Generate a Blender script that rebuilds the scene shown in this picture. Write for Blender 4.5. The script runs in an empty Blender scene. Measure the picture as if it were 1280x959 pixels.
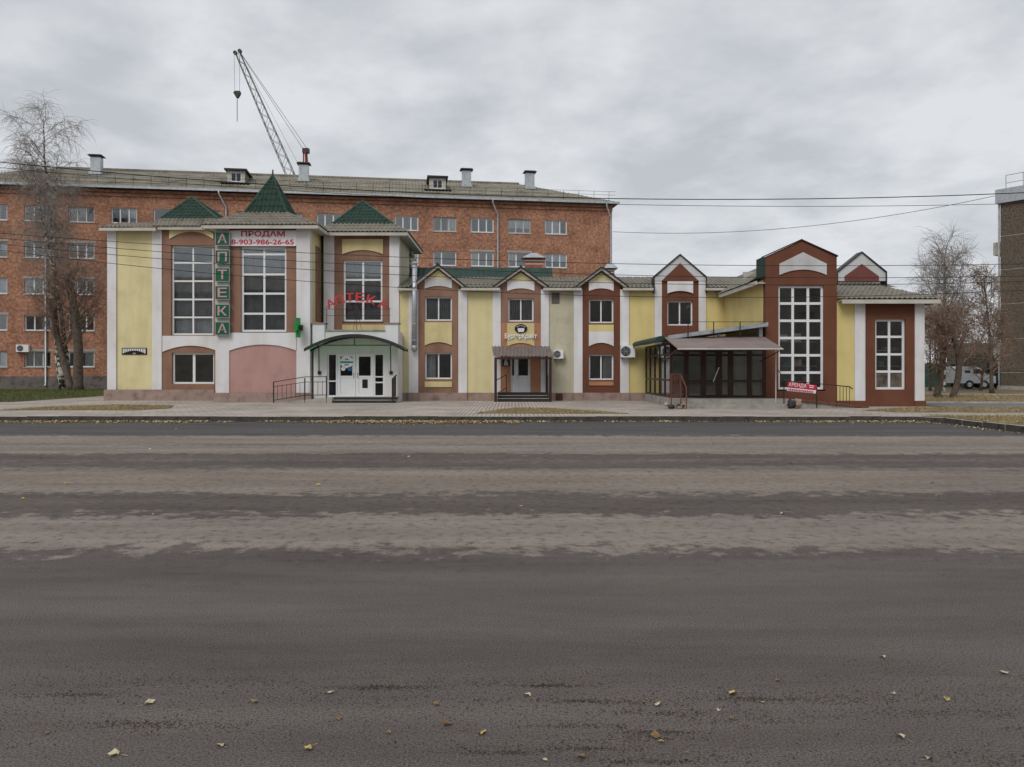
import bpy, bmesh, math, random
import numpy as np
from mathutils import Vector, Matrix
R = math.radians
random.seed(7)
scene = bpy.context.scene
col = scene.collection

# ------------------------------------------------------------------ camera
F, HZ, EYE = 967.0, 463.0, 1.6          # focal length in photo pixels, horizon row, eye height
cam_d = bpy.data.cameras.new('camera'); cam = bpy.data.objects.new('camera', cam_d)
col.objects.link(cam); scene.camera = cam
cam.location = (0, 0, EYE); cam.rotation_euler = (R(90), 0, 0)
cam_d.sensor_width = 36; cam_d.lens = 36*F/1280; cam_d.shift_y = -(479.5-HZ)/1280
cam_d.clip_start = .1; cam_d.clip_end = 3000

# ------------------------------------------------------------------ sky, sun, exposure
SUN_EL, SUN_AZ = 48, 205                 # overcast: the sun is a broad glow high behind the camera, a little left
w = bpy.data.worlds.new('World'); scene.world = w; w.use_nodes = True
nt = w.node_tree; nt.nodes.clear()
def wn(t, **k):
    n = nt.nodes.new(t)
    for a, b in k.items(): setattr(n, a, b)
    return n
sky = wn('ShaderNodeTexSky', sky_type='NISHITA', sun_disc=False, sun_elevation=R(SUN_EL), sun_rotation=R(SUN_AZ))
tc = wn('ShaderNodeTexCoord'); sep = wn('ShaderNodeSeparateXYZ'); nt.links.new(tc.outputs['Generated'], sep.inputs[0])
zc = wn('ShaderNodeMath', operation='MAXIMUM'); zc.inputs[1].default_value = 0; nt.links.new(sep.outputs['Z'], zc.inputs[0])
za = wn('ShaderNodeMath', operation='ADD'); za.inputs[1].default_value = .22; nt.links.new(zc.outputs[0], za.inputs[0])
dv = wn('ShaderNodeVectorMath', operation='DIVIDE'); cmb = wn('ShaderNodeCombineXYZ')
for i in range(3): nt.links.new(za.outputs[0], cmb.inputs[i])
nt.links.new(tc.outputs['Generated'], dv.inputs[0]); nt.links.new(cmb.outputs[0], dv.inputs[1])
n1 = wn('ShaderNodeTexNoise'); n1.inputs['Scale'].default_value = 1.9; n1.inputs['Detail'].default_value = 9; n1.inputs['Roughness'].default_value = .52; n1.inputs['Distortion'].default_value = .35
mp = wn('ShaderNodeMapping'); mp.inputs['Scale'].default_value = (1.15, 1.1, 1); mp.inputs['Location'].default_value = (3.1, 1.7, .4)
nt.links.new(dv.outputs[0], mp.inputs[0]); nt.links.new(mp.outputs[0], n1.inputs['Vector'])
rp = wn('ShaderNodeValToRGB')
cr = rp.color_ramp; cr.elements[0].position = .38; cr.elements[0].color = (.53, .553, .585, 1); cr.elements[1].position = .61; cr.elements[1].color = (.745, .762, .785, 1)
n1b = wn('ShaderNodeTexNoise'); n1b.inputs['Scale'].default_value = 5.5; n1b.inputs['Detail'].default_value = 6; n1b.inputs['Roughness'].default_value = .55; nt.links.new(mp.outputs[0], n1b.inputs['Vector'])
mixn = wn('ShaderNodeMix'); mixn.inputs['Factor'].default_value = .36; nt.links.new(n1.outputs['Fac'], mixn.inputs['A']); nt.links.new(n1b.outputs['Fac'], mixn.inputs['B'])
nt.links.new(mixn.outputs['Result'], rp.inputs['Fac'])
sc10 = wn('ShaderNodeVectorMath', operation='SCALE'); sc10.inputs['Scale'].default_value = 10.0; nt.links.new(rp.outputs['Color'], sc10.inputs[0])
mixs = wn('ShaderNodeMix', data_type='RGBA'); mixs.inputs['Factor'].default_value = .93
nt.links.new(sky.outputs[0], mixs.inputs['A']); nt.links.new(sc10.outputs[0], mixs.inputs['B'])
bg = wn('ShaderNodeBackground'); bg.inputs['Strength'].default_value = .095
out = wn('ShaderNodeOutputWorld'); nt.links.new(mixs.outputs['Result'], bg.inputs['Color']); nt.links.new(bg.outputs[0], out.inputs[0])
sun_d = bpy.data.lights.new('sun', 'SUN'); sun = bpy.data.objects.new('sun', sun_d); col.objects.link(sun)
sun_d.energy = 1.5; sun_d.angle = R(30); sun_d.color = (1, .96, .9)
az = R(SUN_AZ)
to_sun = Vector((math.sin(az)*math.cos(R(SUN_EL)), math.cos(az)*math.cos(R(SUN_EL)), math.sin(R(SUN_EL))))
sun.rotation_euler = to_sun.to_track_quat('Z', 'Y').to_euler(); sun.location = (0, -20, 40)
vs = scene.view_settings; vs.view_transform = 'Standard'; vs.look = 'None'; vs.gamma = 1; vs.use_curve_mapping = False
vs.exposure = 0.12
scene.cycles.max_bounces = 8; scene.cycles.transparent_max_bounces = 16

# ------------------------------------------------------------------ materials
M = {}
def mat(name, color, rough=.85, var=.12, vscale=1.5, bump=0, bscale=40, spec=.3, metal=0, streak=0, dark=None):
    """procedural paint: base colour, cloudy variation, optional vertical streaks, fine relief"""
    m = bpy.data.materials.new(name); m.use_nodes = True; M[name] = m
    t = m.node_tree; b = t.nodes['Principled BSDF']
    b.inputs['Roughness'].default_value = rough; b.inputs['Specular IOR Level'].default_value = spec; b.inputs['Metallic'].default_value = metal
    co = t.nodes.new('ShaderNodeTexCoord')
    n = t.nodes.new('ShaderNodeTexNoise'); n.inputs['Scale'].default_value = vscale; n.inputs['Detail'].default_value = 8; n.inputs['Roughness'].default_value = .62
    t.links.new(co.outputs['Object'], n.inputs['Vector'])
    r = t.nodes.new('ShaderNodeValToRGB')
    d = dark or tuple(c*(1-2.2*var) for c in color)
    l = tuple(min(1, c*(1+var)) for c in color)
    r.color_ramp.elements[0].position = .3; r.color_ramp.elements[0].color = (*d, 1)
    r.color_ramp.elements[1].position = .68; r.color_ramp.elements[1].color = (*l, 1)
    e = r.color_ramp.elements.new(.48); e.color = (*color, 1)
    t.links.new(n.outputs['Fac'], r.inputs['Fac'])
    src = r.outputs['Color']
    if streak:
        mpn = t.nodes.new('ShaderNodeMapping'); mpn.inputs['Scale'].default_value = (1.6, 1.6, .30)
        t.links.new(co.outputs['Object'], mpn.inputs[0])
        n2 = t.nodes.new('ShaderNodeTexNoise'); n2.inputs['Scale'].default_value = 1.2; n2.inputs['Detail'].default_value = 6
        t.links.new(mpn.outputs[0], n2.inputs['Vector'])
        r2 = t.nodes.new('ShaderNodeValToRGB'); r2.color_ramp.elements[0].position = .35; r2.color_ramp.elements[1].position = .6
        v = 1-streak; r2.color_ramp.elements[0].color = (v, v*.97, v*.93, 1); r2.color_ramp.elements[1].color = (1, 1, 1, 1)
        t.links.new(n2.outputs['Fac'], r2.inputs['Fac'])
        mx = t.nodes.new('ShaderNodeMix'); mx.data_type = 'RGBA'; mx.blend_type = 'MULTIPLY'; mx.inputs['Factor'].default_value = 1
        t.links.new(src, mx.inputs['A']); t.links.new(r2.outputs['Color'], mx.inputs['B']); src = mx.outputs['Result']
    t.links.new(src, b.inputs['Base Color'])
    if bump:
        n3 = t.nodes.new('ShaderNodeTexNoise'); n3.inputs['Scale'].default_value = bscale; n3.inputs['Detail'].default_value = 4
        t.links.new(co.outputs['Object'], n3.inputs['Vector'])
        bp = t.nodes.new('ShaderNodeBump'); bp.inputs['Strength'].default_value = bump; bp.inputs['Distance'].default_value = .02
        t.links.new(n3.outputs['Fac'], bp.inputs['Height']); t.links.new(bp.outputs[0], b.inputs['Normal'])
    return m
mat('yellow_old', (.68, .61, .35), var=.06, vscale=.9, streak=.09, bump=.15)
mat('yellow_new', (.66, .555, .245), var=.05, vscale=.8, streak=.06, bump=.1)
mat('cream', (.62, .53, .28), var=.06, streak=.1, bump=.1)
mat('beige', (.50, .47, .36), var=.09, vscale=1.2, streak=.12, bump=.2)
mat('white_wall', (.71, .71, .735), var=.05, vscale=1.1, streak=.10, bump=.1)
mat('grey_wall', (.56, .57, .59), var=.05, streak=.1, bump=.1)
mat('brown_old', (.265, .152, .108), var=.1, vscale=1.2, streak=.14, bump=.15)
mat('brown_new', (.155, .060, .036), var=.08, streak=.1, bump=.15)
mat('orange_wall', (.42, .205, .12), var=.08, streak=.12, bump=.1)
mat('pink', (.44, .265, .245), var=.06, streak=.08, bump=.1)
mat('plinth', (.30, .22, .19), var=.18, vscale=2.2, bump=.3)
mat('dark_red', (.17, .06, .05), var=.08)
mat('concrete', (.33, .31, .28), var=.18, vscale=2.5, bump=.3)
mat('kerb', (.40, .38, .35), var=.2, vscale=2.0, bump=.3)
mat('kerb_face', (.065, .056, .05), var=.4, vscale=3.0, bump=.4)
mat('roof_tile', (.175, .158, .125), rough=.55, var=.2, vscale=3, spec=.4)
mat('roof_green', (.020, .046, .032), rough=.6, var=.25, vscale=3, spec=.15)
mat('green_metal', (.014, .042, .032), rough=.6, var=.2, spec=.4)
mat('slate', (.22, .205, .165), rough=.9, var=.22, vscale=.7, streak=.15)
mat('trim', (.50, .48, .43), var=.1)
mat('white_pvc', (.74, .75, .77), rough=.4, var=.03, spec=.4)
mat('galv', (.42, .45, .48), rough=.45, var=.15, vscale=4, metal=.5)
mat('dark_metal', (.025, .022, .022), rough=.5, var=.2, spec=.4)
mat('rust_metal', (.16, .06, .04), rough=.7, var=.25, vscale=8)
mat('brown_frame', (.035, .016, .013), rough=.45, var=.15, spec=.4)
mat('awning', (.215, .175, .165), rough=.8, var=.08, streak=.1)
mat('porch_roof', (.17, .14, .135), rough=.6, var=.15, vscale=4)
mat('interior', (.42, .40, .37), var=.15)
mat('blind', (.30, .31, .33), var=.15, vscale=3)
mat('curtain', (.72, .75, .79), var=.15, vscale=2.5, streak=.25)
mat('poster', (.62, .45, .36), var=.45, vscale=3)
mat('sign_green', (.010, .10, .055), rough=.45, var=.1)
mat('sign_pink', (.48, .31, .32), var=.08)
mat('cross_green', (.01, .25, .06), rough=.4, var=.08)
mat('sign_white', (.72, .70, .72), var=.04, rough=.5)
mat('sign_red', (.50, .025, .06), var=.08, rough=.5)
mat('letter_red', (.50, .045, .05), var=.08, rough=.5)
mat('letter_white', (.85, .85, .87), var=.02, rough=.4)
mat('black', (.012, .012, .014), var=.1, rough=.45)
mat('teal', (.03, .27, .30), var=.1, rough=.5)
mat('sticker_blue', (.03, .13, .32), var=.1, rough=.5)
mat('brick_red', (.30, .10, .07), var=.2, vscale=4)
mat('wire', (.02, .02, .02), var=.1)
mat('bark_dark', (.11, .088, .07), var=.3, vscale=6, bump=.6, bscale=14)
mat('twig', (.27, .235, .21), var=.25, vscale=3)
mat('twig_red', (.235, .165, .13), var=.3, vscale=2)
mat('dead_leaf', (.20, .115, .05), var=.4, vscale=9)
mat('leaf_yellow', (.42, .33, .10), var=.3, vscale=14)
mat('leaf_pale', (.46, .41, .27), var=.25, vscale=14)
mat('leaf_tan', (.40, .28, .12), var=.3, vscale=14)
mat('leaf_brown', (.19, .12, .06), var=.3, vscale=14)
mat('soil', (.06, .048, .04), var=.35, vscale=9)
mat('crane_grey', (.20, .20, .19), var=.2)
mat('crane_red', (.22, .05, .035), var=.2)
mat('green_fence', (.035, .085, .075), var=.25, vscale=2)
mat('van_white', (.36, .38, .41), var=.08, rough=.35, spec=.5)
mat('tyre', (.02, .02, .02), var=.2)
mat('skirting', (.13, .115, .11), var=.3, vscale=1.5, bump=.3)
mat('pebble_wall', (.115, .092, .07), var=.35, vscale=9, bump=.9, bscale=26)
mat('bag_dark', (.05, .045, .05), var=.4, vscale=7, rough=.5)

def bark_birch():
    m = mat('bark_birch', (.50, .47, .43), var=.2, vscale=2.5)
    t = m.node_tree; b = t.nodes['Principled BSDF']
    co = t.nodes.new('ShaderNodeTexCoord'); mpn = t.nodes.new('ShaderNodeMapping'); mpn.inputs['Scale'].default_value = (2.2, 2.2, 3.2)
    t.links.new(co.outputs['Object'], mpn.inputs[0])
    n = t.nodes.new('ShaderNodeTexNoise'); n.inputs['Scale'].default_value = 1.3; n.inputs['Detail'].default_value = 5
    t.links.new(mpn.outputs[0], n.inputs['Vector'])
    r = t.nodes.new('ShaderNodeValToRGB'); r.color_ramp.elements[0].position = .47; r.color_ramp.elements[0].color = (.09, .08, .07, 1); r.color_ramp.elements[1].position = .57; r.color_ramp.elements[1].color = (1, 1, 1, 1)
    t.links.new(n.outputs['Fac'], r.inputs['Fac'])
    src = b.inputs['Base Color'].links[0].from_socket
    mx = t.nodes.new('ShaderNodeMix'); mx.data_type = 'RGBA'; mx.blend_type = 'MULTIPLY'; mx.inputs['Factor'].default_value = 1
    t.links.new(src, mx.inputs['A']); t.links.new(r.outputs['Color'], mx.inputs['B']); t.links.new(mx.outputs['Result'], b.inputs['Base Color'])
bark_birch()

def brick_mat():
    m = bpy.data.materials.new('brick_wall'); m.use_nodes = True; M['brick_wall'] = m
    t = m.node_tree; b = t.nodes['Principled BSDF']; b.inputs['Roughness'].default_value = .9; b.inputs['Specular IOR Level'].default_value = .2
    co = t.nodes.new('ShaderNodeTexCoord'); sp = t.nodes.new('ShaderNodeSeparateXYZ'); cb = t.nodes.new('ShaderNodeCombineXYZ')
    t.links.new(co.outputs['Object'], sp.inputs[0])
    ad = t.nodes.new('ShaderNodeMath'); ad.operation = 'ADD'; t.links.new(sp.outputs['X'], ad.inputs[0]); t.links.new(sp.outputs['Y'], ad.inputs[1])
    t.links.new(ad.outputs[0], cb.inputs[0]); t.links.new(sp.outputs['Z'], cb.inputs[1])
    br = t.nodes.new('ShaderNodeTexBrick'); br.inputs['Scale'].default_value = 1; br.inputs['Brick Width'].default_value = .26; br.inputs['Row Height'].default_value = .085
    br.inputs['Mortar Size'].default_value = .012; br.inputs['Mortar Smooth'].default_value = .3
    br.inputs['Color1'].default_value = (.50, .225, .135, 1); br.inputs['Color2'].default_value = (.33, .145, .095, 1); br.inputs['Mortar'].default_value = (.40, .29, .23, 1)
    t.links.new(cb.outputs[0], br.inputs['Vector'])
    n = t.nodes.new('ShaderNodeTexNoise'); n.inputs['Scale'].default_value = .55; n.inputs['Detail'].default_value = 9; n.inputs['Roughness'].default_value = .7
    t.links.new(co.outputs['Object'], n.inputs['Vector'])
    r = t.nodes.new('ShaderNodeValToRGB'); r.color_ramp.elements[0].position = .33; r.color_ramp.elements[0].color = (.62, .60, .60, 1); r.color_ramp.elements[1].position = .6; r.color_ramp.elements[1].color = (1.08, 1.08, 1.05, 1)
    t.links.new(n.outputs['Fac'], r.inputs['Fac'])
    n2 = t.nodes.new('ShaderNodeTexNoise'); n2.inputs['Scale'].default_value = 4.5; n2.inputs['Detail'].default_value = 3
    t.links.new(co.outputs['Object'], n2.inputs['Vector'])
    r2 = t.nodes.new('ShaderNodeValToRGB'); r2.color_ramp.elements[0].position = .34; r2.color_ramp.elements[0].color = (.66, .64, .64, 1); r2.color_ramp.elements[1].position = .62; r2.color_ramp.elements[1].color = (1.15, 1.12, 1.08, 1)
    t.links.new(n2.outputs['Fac'], r2.inputs['Fac'])
    def mul(a, c):
        mx = t.nodes.new('ShaderNodeMix'); mx.data_type = 'RGBA'; mx.blend_type = 'MULTIPLY'; mx.inputs['Factor'].default_value = 1
        t.links.new(a, mx.inputs['A']); t.links.new(c, mx.inputs['B']); return mx.outputs['Result']
    t.links.new(mul(mul(br.outputs['Color'], r.outputs['Color']), r2.outputs['Color']), b.inputs['Base Color'])
    bp = t.nodes.new('ShaderNodeBump'); bp.inputs['Strength'].default_value = .5; bp.inputs['Distance'].default_value = .02; bp.invert = True
    t.links.new(br.outputs['Fac'], bp.inputs['Height']); t.links.new(bp.outputs[0], b.inputs['Normal'])
brick_mat()

def glass_mat(name, tint, boost):
    m = bpy.data.materials.new(name); m.use_nodes = True; M[name] = m
    t = m.node_tree; t.nodes.remove(t.nodes['Principled BSDF']); o = t.nodes['Material Output']
    tr = t.nodes.new('ShaderNodeBsdfTransparent'); tr.inputs['Color'].default_value = (*tint, 1)
    gl = t.nodes.new('ShaderNodeBsdfGlossy'); gl.inputs['Roughness'].default_value = .03; gl.inputs['Color'].default_value = (.95, .97, 1, 1)
    fr = t.nodes.new('ShaderNodeFresnel'); fr.inputs['IOR'].default_value = 1.5
    a = t.nodes.new('ShaderNodeMath'); a.operation = 'MULTIPLY_ADD'; a.inputs[1].default_value = 1.0; a.inputs[2].default_value = boost; a.use_clamp = True
    t.links.new(fr.outputs[0], a.inputs[0])
    n = t.nodes.new('ShaderNodeTexNoise'); n.inputs['Scale'].default_value = .9
    bp = t.nodes.new('ShaderNodeBump'); bp.inputs['Strength'].default_value = .05; bp.inputs['Distance'].default_value = .02
    t.links.new(n.outputs['Fac'], bp.inputs['Height']); t.links.new(bp.outputs[0], gl.inputs['Normal'])
    mx = t.nodes.new('ShaderNodeMixShader'); t.links.new(a.outputs[0], mx.inputs[0]); t.links.new(tr.outputs[0], mx.inputs[1]); t.links.new(gl.outputs[0], mx.inputs[2])
    t.links.new(mx.outputs[0], o.inputs['Surface'])
glass_mat('glass', (.93, .95, .95), .07)
glass_mat('glass_dark', (.75, .79, .79), .0)
def canopy_mat():
    m = bpy.data.materials.new('green_polycarbonate'); m.use_nodes = True; M['green_polycarbonate'] = m
    t = m.node_tree; t.nodes.remove(t.nodes['Principled BSDF']); o = t.nodes['Material Output']
    a = t.nodes.new('ShaderNodeBsdfTranslucent'); a.inputs['Color'].default_value = (.30, .75, .40, 1)
    b = t.nodes.new('ShaderNodeBsdfDiffuse'); b.inputs['Color'].default_value = (.25, .42, .30, 1)
    mx = t.nodes.new('ShaderNodeMixShader'); mx.inputs[0].default_value = .35
    t.links.new(a.outputs[0], mx.inputs[1]); t.links.new(b.outputs[0], mx.inputs[2]); t.links.new(mx.outputs[0], o.inputs['Surface'])
canopy_mat()

def road_mat():
    """asphalt with the long bands of dry dust and dark wheel tracks that run along the street"""
    m = bpy.data.materials.new('asphalt'); m.use_nodes = True; M['asphalt'] = m
    t = m.node_tree; b = t.nodes['Principled BSDF']; b.inputs['Roughness'].default_value = .82; b.inputs['Specular IOR Level'].default_value = .25
    N, L = t.nodes.new, t.links.new
    co = N('ShaderNodeTexCoord'); sp = N('ShaderNodeSeparateXYZ'); L(co.outputs['Object'], sp.inputs[0])
    mpn = N('ShaderNodeMapping'); mpn.inputs['Scale'].default_value = (.16, 1.0, 1); L(co.outputs['Object'], mpn.inputs[0])
    n = N('ShaderNodeTexNoise'); n.inputs['Scale'].default_value = 1.6; n.inputs['Detail'].default_value = 9; n.inputs['Roughness'].default_value = .68; L(mpn.outputs[0], n.inputs['Vector'])
    ms = N('ShaderNodeMath'); ms.operation = 'SUBTRACT'; ms.inputs[1].default_value = .5; L(n.outputs['Fac'], ms.inputs[0])
    ma = N('ShaderNodeMath'); ma.operation = 'MULTIPLY_ADD'; ma.inputs[1].default_value = 1.3; L(ms.outputs[0], ma.inputs[0]); L(sp.outputs['Y'], ma.inputs[2])
    mpf = N('ShaderNodeMapping'); mpf.inputs['Scale'].default_value = (3.2, 3.0, 1); L(co.outputs['Object'], mpf.inputs[0])
    nf = N('ShaderNodeTexNoise'); nf.inputs['Scale'].default_value = 1.0; nf.inputs['Detail'].default_value = 8; nf.inputs['Roughness'].default_value = .72; L(mpf.outputs[0], nf.inputs['Vector'])
    mf = N('ShaderNodeMath'); mf.operation = 'SUBTRACT'; mf.inputs[1].default_value = .5; L(nf.outputs['Fac'], mf.inputs[0])
    ma2 = N('ShaderNodeMath'); ma2.operation = 'MULTIPLY_ADD'; ma2.inputs[1].default_value = 2.6; L(mf.outputs[0], ma2.inputs[0]); L(ma.outputs[0], ma2.inputs[2]); ma = ma2
    dv_ = N('ShaderNodeMath'); dv_.operation = 'DIVIDE'; dv_.inputs[1].default_value = 26; L(ma.outputs[0], dv_.inputs[0])
    rp_ = N('ShaderNodeValToRGB'); cr_ = rp_.color_ramp
    DK, MD, LT, NEW = (.098, .083, .077), (.135, .117, .108), (.215, .187, .165), (.085, .080, .083)
    stops = [(0, (.118, .103, .096)), (3.6, (.112, .099, .093)), (4.6, (.100, .088, .083)), (5.4, (.106, .094, .088)), (6.85, (.102, .087, .082)), (6.95, LT), (8.5, LT), (8.65, DK), (10.0, DK), (10.15, (.195, .165, .143)), (12.2, (.21, .178, .155)),
             (12.6, (.15, .127, .115)), (12.9, DK), (13.5, DK), (13.75, (.155, .132, .118)), (13.95, DK), (14.7, DK), (15.0, LT), (16.4, LT), (16.7, (.15, .128, .116)), (17.0, LT), (18.7, (.235, .20, .178)), (19.0, NEW), (24.2, (.078, .073, .074)), (26, DK)]
    while len(cr_.elements) < len(stops): cr_.elements.new(.5)
    for e, (p, c) in zip(cr_.elements, stops): e.position = p/26
    for e, (p, c) in zip(cr_.elements, stops): e.color = (*c, 1)
    L(dv_.outputs[0], rp_.inputs['Fac'])
    n2 = N('ShaderNodeTexNoise'); n2.inputs['Scale'].default_value = 1.3; n2.inputs['Detail'].default_value = 10; n2.inputs['Roughness'].default_value = .7; L(mpn.outputs[0], n2.inputs['Vector'])
    r2 = N('ShaderNodeValToRGB'); r2.color_ramp.elements[0].position = .32; r2.color_ramp.elements[0].color = (.68, .66, .66, 1); r2.color_ramp.elements[1].position = .68; r2.color_ramp.elements[1].color = (1.2, 1.2, 1.18, 1); L(n2.outputs['Fac'], r2.inputs['Fac'])
    n3 = N('ShaderNodeTexNoise'); n3.inputs['Scale'].default_value = 95; n3.inputs['Detail'].default_value = 3; L(co.outputs['Object'], n3.inputs['Vector'])
    r3 = N('ShaderNodeValToRGB'); r3.color_ramp.elements[0].position = .34; r3.color_ramp.elements[0].color = (.52, .51, .50, 1); r3.color_ramp.elements[1].position = .66; r3.color_ramp.elements[1].color = (1.4, 1.38, 1.36, 1); L(n3.outputs['Fac'], r3.inputs['Fac'])
    n4 = N('ShaderNodeTexNoise'); n4.inputs['Scale'].default_value = 9.0; n4.inputs['Detail'].default_value = 6; n4.inputs['Roughness'].default_value = .7; L(co.outputs['Object'], n4.inputs['Vector'])
    r4 = N('ShaderNodeValToRGB'); r4.color_ramp.elements[0].position = .38; r4.color_ramp.elements[0].color = (.60, .58, .57, 1); r4.color_ramp.elements[1].position = .47; r4.color_ramp.elements[1].color = (1, 1, 1, 1); L(n4.outputs['Fac'], r4.inputs['Fac'])
    e4 = r4.color_ramp.elements.new(.72); e4.color = (1.14, 1.13, 1.11, 1)
    mr = N('ShaderNodeMapRange'); mr.inputs['From Min'].default_value = 5.8; mr.inputs['From Max'].default_value = 7.2; mr.inputs['To Min'].default_value = .12; mr.inputs['To Max'].default_value = 1; L(ma.outputs[0], mr.inputs['Value'])
    wx = N('ShaderNodeMix'); wx.data_type = 'RGBA'; wx.inputs['A'].default_value = (1, 1, 1, 1); L(mr.outputs[0], wx.inputs['Factor']); L(r4.outputs['Color'], wx.inputs['B'])
    def mul(a, c):
        mx = N('ShaderNodeMix'); mx.data_type = 'RGBA'; mx.blend_type = 'MULTIPLY'; mx.inputs['Factor'].default_value = 1
        L(a, mx.inputs['A']); L(c, mx.inputs['B']); return mx.outputs['Result']
    L(mul(mul(mul(rp_.outputs['Color'], r2.outputs['Color']), r3.outputs['Color']), wx.outputs['Result']), b.inputs['Base Color'])
    bp = N('ShaderNodeBump'); bp.inputs['Strength'].default_value = .5; bp.inputs['Distance'].default_value = .008; L(n3.outputs['Fac'], bp.inputs['Height']); L(bp.outputs[0], b.inputs['Normal'])
road_mat()

def paving_mat():
    m = bpy.data.materials.new('paving'); m.use_nodes = True; M['paving'] = m
    t = m.node_tree; b = t.nodes['Principled BSDF']; b.inputs['Roughness'].default_value = .9; b.inputs['Specular IOR Level'].default_value = .2
    N, L = t.nodes.new, t.links.new
    co = N('ShaderNodeTexCoord')
    mpn = N('ShaderNodeMapping'); mpn.inputs['Rotation'].default_value = (0, 0, R(90)); L(co.outputs['Object'], mpn.inputs[0])
    br = N('ShaderNodeTexBrick'); br.inputs['Scale'].default_value = 1; br.inputs['Brick Width'].default_value = .6; br.inputs['Row Height'].default_value = .14; br.offset = .5
    br.inputs['Mortar Size'].default_value = .022; br.inputs['Color1'].default_value = (.47, .435, .39, 1); br.inputs['Color2'].default_value = (.40, .365, .33, 1); br.inputs['Mortar'].default_value = (.25, .215, .195, 1)
    L(mpn.outputs[0], br.inputs['Vector'])
    n = N('ShaderNodeTexNoise'); n.inputs['Scale'].default_value = .45; n.inputs['Detail'].default_value = 9; n.inputs['Roughness'].default_value = .65; L(co.outputs['Object'], n.inputs['Vector'])
    r = N('ShaderNodeValToRGB'); r.color_ramp.elements[0].position = .35; r.color_ramp.elements[0].color = (.72, .70, .69, 1); r.color_ramp.elements[1].position = .65; r.color_ramp.elements[1].color = (1.1, 1.08, 1.05, 1); L(n.outputs['Fac'], r.inputs['Fac'])
    mx = N('ShaderNodeMix'); mx.data_type = 'RGBA'; mx.blend_type = 'MULTIPLY'; mx.inputs['Factor'].default_value = 1
    L(br.outputs['Color'], mx.inputs['A']); L(r.outputs['Color'], mx.inputs['B']); L(mx.outputs['Result'], b.inputs['Base Color'])
    bp = N('ShaderNodeBump'); bp.inputs['Strength'].default_value = .4; bp.inputs['Distance'].default_value = .01; bp.invert = True; L(br.outputs['Fac'], bp.inputs['Height']); L(bp.outputs[0], b.inputs['Normal'])
paving_mat()
mat('earth_grass', (.17, .13, .075), var=.35, vscale=.8, dark=(.09, .075, .04), bump=.5, bscale=12)
mat('lawn_soil', (.075, .078, .03), var=.3, vscale=1.1, dark=(.05, .042, .025), bump=.5, bscale=12)
mat('grass_green', (.085, .105, .03), var=.35, vscale=.9, dark=(.10, .085, .04))
mat('grass_dry', (.31, .245, .13), var=.3, vscale=1.3, dark=(.19, .15, .07))
mat('path_asphalt', (.15, .14, .135), var=.2, vscale=1.5, bump=.3)

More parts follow.
